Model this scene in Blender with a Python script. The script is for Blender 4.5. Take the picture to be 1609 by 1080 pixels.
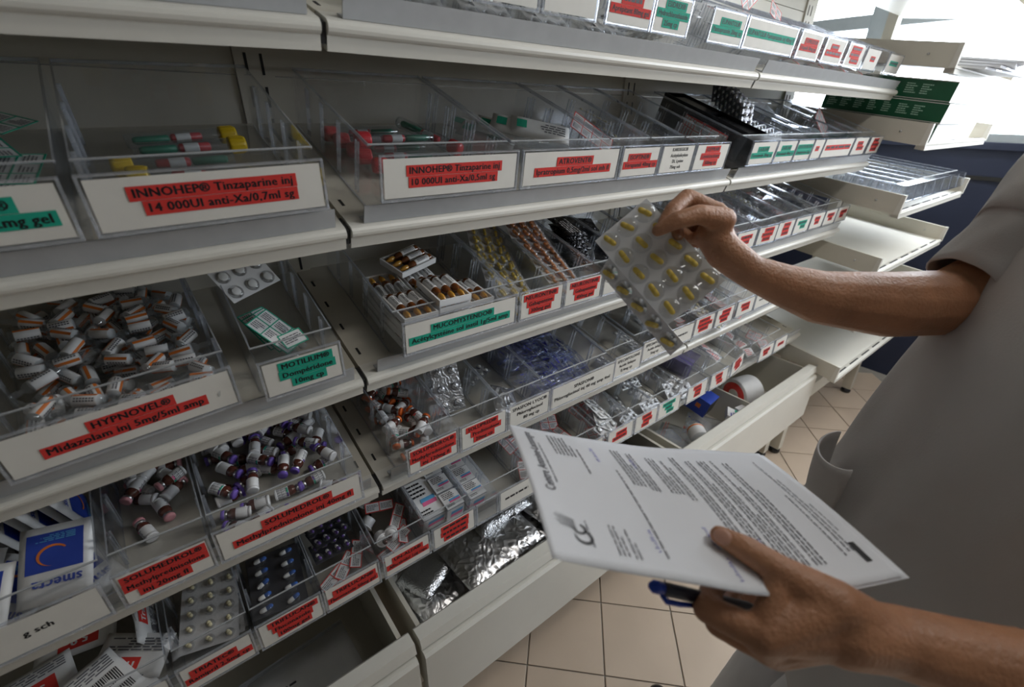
import bpy, bmesh, math, random
from mathutils import Matrix, Vector, Euler
import numpy as np
for o in list(bpy.data.objects): bpy.data.objects.remove(o)
S = bpy.context.scene
COL = S.collection
V = Vector
PI = math.pi
rnd = random.Random(7)

# ------------------------------------------------------------------ camera
ZF = 1.395                       # height of the second shelf's front edge above the floor
CAM = V((-0.2186, -0.6452, 1.5404))
RX = V((0.78781, -0.61567, 0.01721)); DN = V((-0.26376, -0.36248, -0.89389)); FW = V((0.55658, 0.69968, -0.44796))
cd = bpy.data.cameras.new('camera'); cd.sensor_width = 36.0; cd.lens = 16.256; cd.clip_start = .02
cam = bpy.data.objects.new('camera', cd); COL.objects.link(cam)
cam.matrix_world = Matrix(((RX.x, -DN.x, -FW.x, CAM.x), (RX.y, -DN.y, -FW.y, CAM.y), (RX.z, -DN.z, -FW.z, CAM.z), (0, 0, 0, 1)))
S.camera = cam
cd.dof.use_dof = True; cd.dof.focus_distance = 0.95; cd.dof.aperture_fstop = 4.0

# ------------------------------------------------------------------ world, light, exposure
w = bpy.data.worlds.new('sky'); S.world = w; w.use_nodes = True
bg = w.node_tree.nodes['Background']; bg.inputs[0].default_value = (0.90, 0.95, 1.0, 1); bg.inputs[1].default_value = 17.5
S.view_settings.view_transform = 'Standard'; S.view_settings.look = 'None'
S.view_settings.gamma = 1; S.view_settings.use_curve_mapping = False
S.view_settings.exposure = -0.34
try:
    S.cycles.transparent_max_bounces = 40; S.cycles.max_bounces = 10; S.cycles.diffuse_bounces = 5
    S.cycles.glossy_bounces = 4; S.cycles.transmission_bounces = 6; S.cycles.caustics_reflective = False; S.cycles.caustics_refractive = False
except Exception: pass
XW = 3.45                        # the window wall
def portal(name, loc, rot, sx, sy):
    l = bpy.data.lights.new(name, 'AREA'); l.shape = 'RECTANGLE'; l.size = sx; l.size_y = sy
    l.cycles.is_portal = True
    o = bpy.data.objects.new(name, l); COL.objects.link(o); o.location = loc; o.rotation_euler = rot
portal('window_portal', (XW + .08, -1.1, 2.05), (0, PI / 2, 0), 1.3, 4.6)

# ------------------------------------------------------------------ materials
MATS = {}
def mat(name, col, rough=.5, metal=0., noise=.06, scale=30., bump=0., bscale=200., spec=.5, sub=0., emis=None, coat=0.):
    m = bpy.data.materials.new(name); m.use_nodes = True; nt = m.node_tree; b = nt.nodes['Principled BSDF']
    b.inputs['Roughness'].default_value = rough; b.inputs['Metallic'].default_value = metal
    b.inputs['Specular IOR Level'].default_value = spec; b.inputs['Coat Weight'].default_value = coat
    if sub: b.inputs['Subsurface Weight'].default_value = sub; b.inputs['Subsurface Scale'].default_value = .006; b.inputs['Subsurface Radius'].default_value = (1, .35, .2)
    tc = nt.nodes.new('ShaderNodeTexCoord'); n = nt.nodes.new('ShaderNodeTexNoise'); n.inputs['Scale'].default_value = scale; n.inputs['Detail'].default_value = 4
    nt.links.new(tc.outputs['Object'], n.inputs['Vector'])
    r = nt.nodes.new('ShaderNodeValToRGB'); r.color_ramp.elements[0].position = .3; r.color_ramp.elements[1].position = .7
    r.color_ramp.elements[0].color = tuple(max(0, c * (1 - noise)) for c in col) + (1,)
    r.color_ramp.elements[1].color = tuple(min(1, c * (1 + noise)) for c in col) + (1,)
    nt.links.new(n.outputs['Fac'], r.inputs['Fac']); nt.links.new(r.outputs['Color'], b.inputs['Base Color'])
    if bump:
        n2 = nt.nodes.new('ShaderNodeTexNoise'); n2.inputs['Scale'].default_value = bscale; n2.inputs['Detail'].default_value = 3
        nt.links.new(tc.outputs['Object'], n2.inputs['Vector'])
        bp = nt.nodes.new('ShaderNodeBump'); bp.inputs['Strength'].default_value = bump; bp.inputs['Distance'].default_value = .004
        nt.links.new(n2.outputs['Fac'], bp.inputs['Height']); nt.links.new(bp.outputs['Normal'], b.inputs['Normal'])
    MATS[name] = m; return m
def clear(name, tint=(.97, .975, .98), haze=.03, rough=.06, boost=1.0):
    """thin clear moulded plastic: transparent with a fresnel sheen and a little milkiness"""
    m = bpy.data.materials.new(name); m.use_nodes = True; nt = m.node_tree; nt.nodes.clear()
    out = nt.nodes.new('ShaderNodeOutputMaterial'); tr = nt.nodes.new('ShaderNodeBsdfTransparent'); tr.inputs[0].default_value = tint + (1,)
    gl = nt.nodes.new('ShaderNodeBsdfGlossy'); gl.inputs['Roughness'].default_value = rough; gl.inputs[0].default_value = (.95, .97, 1, 1)
    df = nt.nodes.new('ShaderNodeBsdfDiffuse'); df.inputs[0].default_value = (.8, .83, .87, 1)
    fr = nt.nodes.new('ShaderNodeFresnel'); ge = nt.nodes.new('ShaderNodeNewGeometry')     # same sheen on both faces of a thin wall
    io = nt.nodes.new('ShaderNodeMapRange'); io.inputs[3].default_value = 1.42; io.inputs[4].default_value = 1 / 1.42
    nt.links.new(ge.outputs['Backfacing'], io.inputs[0]); nt.links.new(io.outputs[0], fr.inputs[0])
    mu = nt.nodes.new('ShaderNodeMath'); mu.operation = 'MULTIPLY'; mu.inputs[1].default_value = boost; mu.use_clamp = True
    nt.links.new(fr.outputs[0], mu.inputs[0])
    tc = nt.nodes.new('ShaderNodeTexCoord'); n = nt.nodes.new('ShaderNodeTexNoise'); n.inputs['Scale'].default_value = 25
    nt.links.new(tc.outputs['Object'], n.inputs['Vector'])
    m2 = nt.nodes.new('ShaderNodeMath'); m2.operation = 'MULTIPLY'; m2.inputs[1].default_value = 2 * haze; nt.links.new(n.outputs['Fac'], m2.inputs[0])
    a = nt.nodes.new('ShaderNodeMixShader'); nt.links.new(m2.outputs[0], a.inputs[0]); nt.links.new(tr.outputs[0], a.inputs[1]); nt.links.new(df.outputs[0], a.inputs[2])
    b = nt.nodes.new('ShaderNodeMixShader'); nt.links.new(mu.outputs[0], b.inputs[0]); nt.links.new(a.outputs[0], b.inputs[1]); nt.links.new(gl.outputs[0], b.inputs[2])
    nt.links.new(b.outputs[0], out.inputs[0]); MATS[name] = m; return m
M = MATS
def film(name, col):
    """milky blister film that lets light through"""
    m = bpy.data.materials.new(name); m.use_nodes = True; nt = m.node_tree; nt.nodes.clear(); N = nt.nodes.new
    out, df, tl, gl, a, b = N('ShaderNodeOutputMaterial'), N('ShaderNodeBsdfDiffuse'), N('ShaderNodeBsdfTranslucent'), N('ShaderNodeBsdfGlossy'), N('ShaderNodeMixShader'), N('ShaderNodeMixShader')
    tc, n, r = N('ShaderNodeTexCoord'), N('ShaderNodeTexNoise'), N('ShaderNodeValToRGB'); n.inputs['Scale'].default_value = 60
    r.color_ramp.elements[0].color = tuple(c * .9 for c in col) + (1,); r.color_ramp.elements[1].color = col + (1,)
    L = nt.links.new; L(tc.outputs['Object'], n.inputs['Vector']); L(n.outputs['Fac'], r.inputs['Fac']); L(r.outputs['Color'], df.inputs[0]); L(r.outputs['Color'], tl.inputs[0]); gl.inputs['Roughness'].default_value = .25
    a.inputs[0].default_value = .5; b.inputs[0].default_value = .10; L(df.outputs[0], a.inputs[1]); L(tl.outputs[0], a.inputs[2]); L(a.outputs[0], b.inputs[1]); L(gl.outputs[0], b.inputs[2]); L(b.outputs[0], out.inputs[0]); MATS[name] = m
film('blister_film', (.88, .88, .88))
mat('cream', (.60, .57, .49), .42, noise=.03, scale=6); mat('cream2', (.66, .64, .58), .38, noise=.03, scale=6)
mat('grey_lip', (.42, .43, .44), .28, noise=.04, scale=40); mat('dark_gap', (.02, .02, .02), .8)
mat('card', (.66, .64, .59), .7, noise=.03); mat('paper', (.83, .85, .90), .75, noise=.02, scale=8)
mat('red_tape', (.58, .045, .038), .7, noise=.05, spec=.15); mat('teal_tape', (.02, .33, .225), .7, noise=.05, spec=.15)
mat('ink', (.015, .015, .018), .6); mat('blue_ink', (.05, .05, .45), .6); mat('grey_ink', (.13, .13, .15), .7)
mat('white', (.80, .80, .80), .5, noise=.03); mat('white_plastic', (.82, .82, .82), .35, noise=.03)
mat('orange', (.75, .2, .03), .45); mat('orange_cap', (.85, .16, .02), .4); mat('purple_cap', (.17, .10, .46), .4); mat('pink_cap', (.72, .33, .36), .4)
mat('yellow_cap', (.72, .5, .02), .4); mat('red_plastic', (.62, .05, .06), .35); mat('green_rod', (.02, .22, .13), .4)
mat('amber', (.16, .05, .012), .12, noise=.2, spec=.8); mat('amber_tip', (.55, .27, .04), .12, noise=.2, spec=.8); mat('brown_glass', (.10, .03, .02), .12, noise=.2, spec=.8)
mat('steel', (.6, .6, .6), .3, 1.0); mat('foil', (.78, .78, .79), .34, 1.0, noise=.12, bump=.5, bscale=35); mat('foil_flat', (.60, .61, .63), .40, 1.0, noise=.06, bump=.15, bscale=120)
mat('foil_dark', (.52, .52, .53), .36, 1.0, noise=.15, bump=.6, bscale=45); mat('blister_foil', (.74, .74, .75), .38, .35, noise=.05, bump=.12, bscale=250)
mat('blister_dark', (.10, .10, .11), .28, .5, noise=.1); mat('yellow_pill', (.78, .56, .06), .4, noise=.1); mat('orange_pill', (.72, .25, .05), .4, noise=.1)
mat('cream_pill', (.82, .74, .48), .5); mat('blue_pill', (.04, .15, .55), .35); mat('purple_pill', (.13, .06, .30), .35); mat('white_pill', (.86, .86, .84), .45)
mat('blue_print', (.03, .07, .42), .4, noise=.05); mat('sky_print', (.12, .42, .72), .5); mat('pink_print', (.80, .16, .33), .5); mat('red_print', (.70, .05, .04), .45); mat('green_print', (.02, .38, .24), .5)
mat('green_box', (.006, .085, .035), .35, noise=.08); mat('pale_green_ink', (.35, .55, .42), .6); mat('sachet', (.78, .78, .77), .38, noise=.03, bump=.2, bscale=40)
mat('black_plastic', (.012, .012, .014), .25); mat('black_foil', (.04, .04, .045), .2, .6, bump=.4, bscale=60)
mat('navy', (.018, .026, .06), .55, noise=.08, scale=3); mat('wall', (.22, .21, .19), .9, noise=.02, scale=2); mat('ceiling', (.40, .395, .38), .9, noise=.02, scale=2)
mat('frame_white', (.42, .47, .50), .5, noise=.03); mat('tile', (.52, .415, .32), .32, noise=.05, scale=5); mat('grout', (.30, .28, .25), .9)
mat('skin', (.42, .20, .105), .46, noise=.16, scale=22, bump=.35, bscale=260, sub=.12); mat('nail', (.55, .30, .22), .3); mat('hair', (.03, .02, .015), .6)
mat('coat', (.56, .54, .525), .85, noise=.03, scale=5, bump=.12, bscale=400); mat('trouser', (.62, .62, .64), .85, noise=.03, scale=6)
mat('pen_blue', (.01, .05, .42), .25); mat('pen_black', (.012, .014, .03), .3); mat('lilac_box', (.42, .38, .62), .3); mat('lip_pink', (.40, .15, .11), .5)
clear('clear', (.985, .987, .99), .012, .05, 1.1); clear('clear_rim', (.90, .92, .96), .24, .10, 2.6); clear('bubble', (.99, .99, .99), .035, .08, 1.6); clear('bag', (.93, .94, .95), .14, .16, 1.8)
clear('glass_clear', (.92, .94, .95), .05, .04, 2.0); clear('blue_clear', (.84, .87, .97), .08, .05, 2.4); clear('window_glass', (.98, .99, 1), .0, .02, .6); clear('lilac_clear', (.75, .70, .90), .12, .08, 1.5)

for fm, sc, st in (('foil', 34., .30), ('foil_dark', 34., .38), ('foil_flat', 60., .25), ('black_foil', 40., .8)):      # creased facets
    nt = M[fm].node_tree; bs = nt.nodes['Principled BSDF']; vo = nt.nodes.new('ShaderNodeTexVoronoi'); vo.feature = 'F1'; vo.inputs['Scale'].default_value = sc
    no = nt.nodes.new('ShaderNodeTexNoise'); no.inputs['Scale'].default_value = sc * .4; tc = nt.nodes.new('ShaderNodeTexCoord'); mx = nt.nodes.new('ShaderNodeMix'); mx.data_type = 'RGBA'; mx.inputs[0].default_value = .25
    nt.links.new(tc.outputs['Object'], no.inputs['Vector']); nt.links.new(tc.outputs['Object'], mx.inputs[6]); nt.links.new(no.outputs['Color'], mx.inputs[7]); nt.links.new(mx.outputs[2], vo.inputs['Vector'])
    bp = nt.nodes.new('ShaderNodeBump'); bp.inputs['Strength'].default_value = st; bp.inputs['Distance'].default_value = .012; nt.links.new(vo.outputs['Distance'], bp.inputs['Height']); nt.links.new(bp.outputs['Normal'], bs.inputs['Normal'])
# ------------------------------------------------------------------ mesh helpers
class MB:
    def __init__(s): s.v = []; s.f = []; s.m = []; s.sm = []
    def add(s, vs, fs, mi=0, X=None, smooth=False):
        n = len(s.v); s.v += [tuple(X @ V(p)) if X is not None else tuple(p) for p in vs]
        for f in fs: s.f.append(tuple(i + n for i in f)); s.m.append(mi); s.sm.append(smooth)
        return s
    def box(s, a, b, mi=0, X=None):
        x0, y0, z0 = a; x1, y1, z1 = b
        return s.add([(x0, y0, z0), (x1, y0, z0), (x1, y1, z0), (x0, y1, z0), (x0, y0, z1), (x1, y0, z1), (x1, y1, z1), (x0, y1, z1)],
                     [(0, 3, 2, 1), (4, 5, 6, 7), (0, 1, 5, 4), (1, 2, 6, 5), (2, 3, 7, 6), (3, 0, 4, 7)], mi, X)
    def prism(s, prof, x0, x1, mi=0, X=None, smooth=False):
        """profile of (w,h) points extruded along x"""
        n = len(prof); vs = [(x0, a, b) for a, b in prof] + [(x1, a, b) for a, b in prof]
        fs = [(i, (i + 1) % n, n + (i + 1) % n, n + i) for i in range(n)]
        s.add(vs, fs, mi, X, smooth); k = len(s.v) - 2 * n
        s.f += [tuple(k + i for i in reversed(range(n))), tuple(k + n + i for i in range(n))]; s.m += [mi, mi]; s.sm += [False, False]; return s
    def lathe(s, prof, seg=14, mi=0, X=None, smooth=True):
        """(radius, z) profile about z"""
        vs = []; fs = []; n = len(prof)
        for r, z in prof:
            for k in range(seg): a = 2 * PI * k / seg; vs.append((r * math.cos(a), r * math.sin(a), z))
        for i in range(n - 1):
            for k in range(seg): k2 = (k + 1) % seg; fs.append((i * seg + k, i * seg + k2, (i + 1) * seg + k2, (i + 1) * seg + k))
        fs.append(tuple(reversed(range(seg)))); fs.append(tuple((n - 1) * seg + k for k in range(seg)))
        return s.add(vs, fs, mi, X, smooth)
    def tube(s, pts, rads, seg=10, mi=0, smooth=True, flat=1.0):
        pts = [V(p) for p in pts]; vs = []; fs = []; n = len(pts)
        if not hasattr(rads, '__len__'): rads = [rads] * n
        d0 = (pts[1] - pts[0]).normalized(); up = V((0, 0, 1)) if abs(d0.z) < .9 else V((1, 0, 0))
        u = d0.cross(up).normalized()
        for i, p in enumerate(pts):
            d = (pts[min(i + 1, n - 1)] - pts[max(i - 1, 0)]).normalized(); u = (u - d * u.dot(d)).normalized(); q = d.cross(u)
            for k in range(seg): a = 2 * PI * k / seg; vs.append(p + rads[i] * (math.cos(a) * u + flat * math.sin(a) * q))
        for i in range(n - 1):
            for k in range(seg): k2 = (k + 1) % seg; fs.append((i * seg + k, i * seg + k2, (i + 1) * seg + k2, (i + 1) * seg + k))
        fs.append(tuple(reversed(range(seg)))); fs.append(tuple((n - 1) * seg + k for k in range(seg)))
        return s.add(vs, fs, mi, None, smooth)
    def dome(s, r, h, X=None, mi=0, seg=12, rings=3, flat=.55):
        prof = [(r, 0)] + [(r * (flat + (1 - flat) * math.cos(PI / 2 * k / rings)), h * math.sin(PI / 2 * k / rings)) for k in range(1, rings + 1)]
        return s.lathe(prof, seg, mi, X)
    def capsule(s, r, L, X=None, mi=0, seg=10, mi2=None):
        """capsule pill along x, length L; second half in mi2"""
        R = Matrix.Rotation(PI / 2, 4, 'Y'); X = (X if X is not None else Matrix()) @ R
        h = L / 2 - r
        a = [(r * .25, -h - r * .96), (r * .75, -h - r * .66), (r, -h), (r, 0)]; b = [(r, 0), (r, h), (r * .75, h + r * .66), (r * .25, h + r * .96)]
        s.lathe(a, seg, mi, X); s.lathe(b, seg, mi if mi2 is None else mi2, X); return s
    def mesh(s, name, mats):
        me = bpy.data.meshes.new(name); me.from_pydata(s.v, [], s.f); 
        for m in mats: me.materials.append(MATS[m])
        me.polygons.foreach_set('material_index', s.m); me.polygons.foreach_set('use_smooth', s.sm); me.validate(); me.update(); return me
    def build(s, name, mats, parent=None, X=None):
        if isinstance(mats, str): mats = [mats]
        return inst(name, s.mesh(name, mats), parent, X)
def inst(name, me, parent=None, X=None):
    o = bpy.data.objects.new(name, me); COL.objects.link(o)
    if parent is not None: o.parent = parent
    if X is not None: o.matrix_local = X
    return o
def tag(o, label, cat, group=None, kind=None):
    if label: o['label'] = label
    if cat: o['category'] = cat
    if group: o['group'] = group
    if kind: o['kind'] = kind
    return o
def thing(name, label, cat, X=None, group=None):
    o = bpy.data.objects.new(name, None); COL.objects.link(o); o.empty_display_size = .02
    if X is not None: o.matrix_world = X
    return tag(o, label, cat, group)
def struct(o): o['kind'] = 'structure'; return o
def T(x, y, z): return Matrix.Translation((x, y, z))
def Rz(a): return Matrix.Rotation(a, 4, 'Z')
def Rx(a): return Matrix.Rotation(a, 4, 'X')
def Ry(a): return Matrix.Rotation(a, 4, 'Y')
def basis(o, x, y, z): return Matrix(((x[0], y[0], z[0], o[0]), (x[1], y[1], z[1], o[1]), (x[2], y[2], z[2], o[2]), (0, 0, 0, 1)))
TXT = {}
def text_data(s, bold=.0):
    """mesh of the string, height of capitals about 1, left-bottom at the origin; returns (verts, faces, width)"""
    k = (s, bold)
    if k in TXT: return TXT[k]
    c = bpy.data.curves.new('t', 'FONT'); c.body = s; c.size = 1.4; c.space_character = 1.06; c.resolution_u = 2
    o = bpy.data.objects.new('t', c); me = o.to_mesh()
    vs = [tuple(v.co) for v in me.vertices]; fs = [tuple(p.vertices) for p in me.polygons]
    o.to_mesh_clear(); bpy.data.objects.remove(o); bpy.data.curves.remove(c)
    x0 = min([v[0] for v in vs] or [0]); x1 = max([v[0] for v in vs] or [1])
    vs = [(v[0] - x0, v[1], v[2]) for v in vs]
    if bold:                                            # overstrike for a heavy face
        n = len(vs); d = [(-bold, 0), (bold, 0), (0, bold * .7)]
        vs, fs = [(v[0] + a, v[1] + b, v[2] + .004 * q) for q, (a, b) in enumerate(d) for v in vs], [tuple(i + n * q for i in f) for q in range(3) for f in fs]
    TXT[k] = (vs, fs, x1 - x0); return TXT[k]
def text_mesh(s, h, wmax, mname='ink', bold=.05, center=True):
    vs, fs, wd = text_data(s, bold); sx = h
    if wd * h > wmax: sx = wmax / wd
    off = -wd * sx / 2 if center else 0
    mb = MB(); mb.add([(v[0] * sx + off, v[1] * h, 0) for v in vs], fs); return mb.mesh('lettering', [mname]), wd * sx
def bars(m, x0, x1, y0, y1, n, z=0., mi=0, jag=.35, r=rnd, frac=.45):
    """n lines of small print inside a rectangle"""
    p = (y1 - y0) / n
    for i in range(n):
        yy = y1 - (i + .5) * p; xe = x1 - r.random() * jag * (x1 - x0); x = x0
        while x < xe - .0005:
            l = min(xe - x, (x1 - x0) * (.08 + .18 * r.random())); m.add([(x, yy - p * frac / 2, z), (x + l, yy - p * frac / 2, z), (x + l, yy + p * frac / 2, z), (x, yy + p * frac / 2, z)], [(0, 1, 2, 3)], mi); x += l + (x1 - x0) * .035
    return m
ORD = ['first', 'second', 'third', 'fourth', 'fifth', 'sixth', 'seventh', 'eighth', 'ninth', 'tenth', 'eleventh']

# ------------------------------------------------------------------ the room
fl = MB().box((-2.6, -3.2, -.06), (XW, 1.25, -.004)).build('floor', 'grout'); struct(fl)
ts = .2387; tm = MB()
g = .0022; b_ = ts / 2 - g
tm.prism([(-b_, -.004), (b_, -.004), (b_, -.001), (b_ - .0012, 0), (-b_ + .0012, 0), (-b_, -.001)], -b_, b_); tme = tm.mesh('tile', ['tile'])
c45 = math.sqrt(.5); n_t = 0
for i in range(-14, 26):
    for j in range(-14, 26):
        cx = .694 + ((i + .5) * c45 - (j + .5) * c45) * ts; cy = -.029 + ((i + .5) * c45 + (j + .5) * c45) * ts
        if -1.0 < cx < XW - .18 and -1.55 < cy < .9: inst('tile', tme, fl, T(cx, cy, 0) @ Rz(PI / 4)); n_t += 1
        elif -2.4 < cx < XW - .18 and -2.8 < cy < 1.05: pass
MB().box((-2.6, 1.2, 0), (XW + .2, 1.3, 2.75)).build('wall_back', 'wall')
MB().box((-2.7, -3.3, 0), (-2.6, 1.3, 2.75)).build('wall_left', 'wall')
MB().box((-2.6, -3.4, 0), (XW + .2, -3.2, 2.75)).build('wall_front', 'wall')
MB().box((-2.7, -3.4, 2.75), (XW + .2, 1.3, 2.85)).build('ceiling', 'ceiling')
SILL = 1.44
wr = MB().box((XW, -3.3, -.06), (XW + .2, 1.3, SILL)).box((XW, -3.3, 2.70), (XW + .2, 1.3, 2.75)).build('wall_right', 'navy')
for n in ('wall_back', 'wall_left', 'wall_front', 'ceiling', 'wall_right'): struct(bpy.data.objects[n])
struct(MB().box((XW - .03, -3.2, SILL - .035), (XW + .12, 1.2, SILL)).build('trim_1', 'navy'))
struct(MB().box((XW - .012, -3.2, SILL - .19), (XW, 1.2, SILL - .17)).build('trim_2', 'dark_gap'))
ys = [1.19, .61, -.60, -1.85, -3.19]
for i in range(4):
    y1, y0 = ys[i], ys[i + 1]; wn = bpy.data.objects.new('window_%d' % (i + 1), None); COL.objects.link(wn); struct(wn)
    zt = 2.70
    for a, b in (((XW + .03, y0, SILL), (XW + .11, y0 + .045, zt)), ((XW + .03, y1 - .045, SILL), (XW + .11, y1, zt)), ((XW + .03, y0 + .045, SILL), (XW + .11, y1 - .045, SILL + .04)),
                 ((XW + .03, y0 + .045, zt - .05), (XW + .11, y1 - .045, zt)), ((XW + .02, y0 + .045, 2.02), (XW + .11, y1 - .045, 2.09))):
        MB().box(a, b).build('window_frame', 'frame_white', wn)
    for z0, z1 in ((SILL + .04, 2.02), (2.09, zt - .05)):
        MB().box((XW + .065, y0 + .045, z0), (XW + .071, y1 - .045, z1)).build('pane', 'window_glass', wn)
# two strip lamps: one over the aisle (out of the picture), one hanging near the window
def strip_lamp(x, y, z, L, rz, power, label):
    o = thing('ceiling_lamp', label, 'lamp', T(x, y, z) @ Rz(rz))
    MB().box((-.12, -L / 2, .03), (.12, L / 2, .10)).build('housing', 'white_plastic', o)
    for k in range(9): MB().box((-.11, -L / 2 + .02 + k * (L - .045) / 8, 0), (.11, -L / 2 + .025 + k * (L - .045) / 8, .02)).build('louvre', 'white_plastic', o)
    for k in (-.4, .4): MB().tube([(0, k, .1), (0, k, 2.75 - z)], .006, 6).build('hanger', 'steel', o)
    l = bpy.data.lights.new('strip_lamp_light', 'AREA'); l.shape = 'RECTANGLE'; l.size = .2; l.size_y = L - .06; l.energy = power; l.color = (1.0, .96, .90)
    lo = bpy.data.objects.new('strip_lamp_light', l); COL.objects.link(lo); lo.matrix_world = T(x, y, z + .026) @ Rz(rz)
strip_lamp(1.00, -.90, 2.55, 1.2, PI / 2, 12., 'white louvred ceiling lamp above the aisle')
strip_lamp(2.75, -.95, 2.34, 1.2, 0, 16., 'white louvred ceiling lamp hanging near the window')

# ------------------------------------------------------------------ shelving
SH = {1: (-.0136, .2378, 20.), 2: (0., 0., 19.5), 3: (.0228, -.2528, 16.), 4: (.0244, -.4891, 13.5), 5: (.0403, -.7303, 11.)}
SHN = {1: 'top shelf', 2: 'second shelf', 3: 'third shelf', 4: 'fourth shelf', 5: 'lowest shelf'}
BAY = {0: 'left bay', 1: 'middle bay', 2: 'right bay'}
def frame(k, bay):
    """local (x, w back along the sloping shelf, h up off it) -> world"""
    y, z, t = SH[k]; t = math.radians(t); s = .03 if (bay == 0 and k <= 3) else 0.
    X = T(0, y, z + ZF) @ Rx(t)
    if s: X = X @ Ry(-math.atan(s))
    return X
def nosing():
    p = [(.03, 0), (0, 0)]
    for k in range(7): a = PI / 2 + k * PI / 6 * .9; p.append((-.001 + .009 * math.cos(a), -.0085 + .0085 * math.sin(a)))
    p += [(-.004, -.018), (-.004, -.033), (.03, -.033)]
    return p
for k in SH:
    for bay in (0, 1, 2):
        x0, x1 = bay - 1 + .003, bay - .003
        X = frame(k, bay); o = thing('shelf_board', 'cream metal %s board of the %s' % (SHN[k], BAY[bay]), 'shelf', X, 'sloping metal shelf boards')
        MB().box((x0, .03, -.012), (x1, .36, 0)).box((x0, .03, -.033), (x0 + .002, .36, -.012)).box((x1 - .002, .03, -.033), (x1, .36, -.012)).build('deck', 'cream', o)
        MB().prism(nosing(), x0 + .001, x1 - .001, smooth=False).build('nosing', 'cream2', o)
        l0, l1 = x0 + .022, x1 - .012
        MB().prism([(.002, .0005), (.020, .0005), (.020, .002), (.0045, .002), (.0035, .027), (.0015, .027)], l0, l1).build('price_lip', 'grey_lip', o)
        for sx in (x0 + .012, x1 - .018):
            for wq in (.055, .13, .205, .28): MB().box((sx, wq, 0), (sx + .004, wq + .018, .0006)).build('slot', 'dark_gap', o)
        if bay < 2: MB().box((x1 + .0005, -.003, -.026), (x1 + .0055, .03, -.004)).build('joint', 'dark_gap', o)
YB = .352
for i in (-1, 0, 1, 2):
    o = thing('upright_post', 'slotted cream upright post, %s from the left' % ORD[i + 1], 'post', T(i, YB, .28), 'upright posts behind the shelves')
    MB().box((-.03, 0, 0), (.03, .05, 2.0)).build('post_body', 'cream', o)
    zs = [.06 + .05 * q for q in range(38)]
    for sx in (-.0125, .0125):
        m = MB()
        for q in zs: m.box((sx - .0022, -.0008, q), (sx + .0022, .001, q + .032))
        so = m.build('slot_row', 'dark_gap', o)
for i in (0, 1, 2):
    x0, x1 = i - 1 + .031, i - .031
    o = thing('back_panel', 'flat cream back panel of the %s' % BAY[i], 'panel', T(0, YB + .006, .35), 'back panels')
    for q in range(6): MB().box((x0, 0, q * .31), (x1, .012, q * .31 + .308)).build('panel', 'cream', o)

# drawers under the shelves
def drawer(i, label):
    x0, x1 = i - 1 + .006, i - .006
    o = thing('drawer', label, 'drawer', T(0, 0, 0), 'white metal drawers under the shelves')
    MB().prism([(-.076, .512), (-.070, .538), (-.040, .538), (-.034, .532), (-.034, .505), (-.06, .505)], x0, x1).build('handle_rail', 'cream2', o)
    MB().prism([(-.082, .278), (-.086, .286), (-.086, .492), (-.080, .500), (-.060, .500), (-.060, .278)], x0 + .002, x1 - .002).build('front_panel', 'cream2', o)
    MB().box((x0 + .02, -.06, .325), (x1 - .02, .33, .33)).build('drawer_bottom', 'cream', o)
    for a, b in ((x0 + .012, x0 + .022), (x1 - .022, x1 - .012)): MB().box((a, -.05, .325), (b, .335, .520)).build('drawer_side', 'cream', o)
    MB().box((x0 + .022, .325, .33), (x1 - .022, .335, .505)).build('drawer_back', 'cream', o)
    MB().box((x0 + .022, -.060, .33), (x1 - .022, -.05, .505)).build('drawer_inner_front', 'cream', o)
    return o
drawer(0, 'cream drawer holding only a printed clear bag'); drawer(1, 'cream drawer full of crumpled silver foil bags')
dC = drawer(2, 'cream drawer with a divider, a label roll and small boxes')
MB().box((1.56, -.05, .33), (1.568, .325, .475)).build('divider', 'cream', dC)
for i in range(3):
    o = thing('base_frame', 'cream base beam and legs under the %s' % BAY[i], 'frame', T(0, 0, 0), 'base frames')
    MB().box((i - 1 + .004, .02, .21), (i - .004, .05, .27)).box((i - 1 + .004, .3, .21), (i - .004, .33, .27)).build('beam', 'cream', o)
    for x in ((i - 1 + .06, i - .06)):
        MB().prism([(-.0, 0.03), (.05, .03), (.045, .21), (.005, .21)], x - .022, x + .022).build('leg', 'cream', o)
        MB().lathe([(.026, 0), (.028, .012), (.02, .028), (.012, .032)], 14, 0, T(x, .025, 0)).build('foot', 'black_plastic', o)

# far unit with pull-out trays
TZ = [2.0, 1.765, 1.528, 1.288, 1.051, .812, .560]
TN = ['uppermost', 'second', 'third', 'fourth', 'fifth', 'sixth', 'lowest']
TRAY = {}
for q, zt in enumerate(TZ):
    X = T(0, -.15, zt - .066) @ Rx(math.radians(7)); TRAY[q] = X
    o = thing('pull_out_tray', 'cream metal pull-out tray, %s of the far unit by the window' % TN[q], 'tray', X, 'pull-out trays of the far unit')
    MB().box((2.03, .0, -.004), (2.99, .50, .0)).build('tray_bottom', 'cream2', o)
    for a, b in ((2.015, 2.03), (2.99, 3.005)):
        MB().prism([(.018, -.006), (.50, -.006), (.50, .066), (.018, .066)], a, b).build('side_panel', 'cream', o)
        MB().prism([(.0, -.004), (.018, -.006), (.018, .067), (.006, .067)], a - .002, b + .002).build('end_cap', 'cream2', o)
        MB().lathe([(.004, 0), (.004, .003), (.002, .004)], 8, 0, T(a, .09, .03) @ Ry(-PI / 2)).build('screw', 'steel', o)
    m = MB().prism([(0, -.02), (.03, -.02), (.03, .0), (.012, .006), (.004, .004)], 2.03, 2.99).build('front_rail', 'cream2', o)
    for k in range(6): MB().box((2.08 + k * .15, .013, .0055), (2.18 + k * .15, .019, .0068)).build('slot', 'dark_gap', o)
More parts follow.
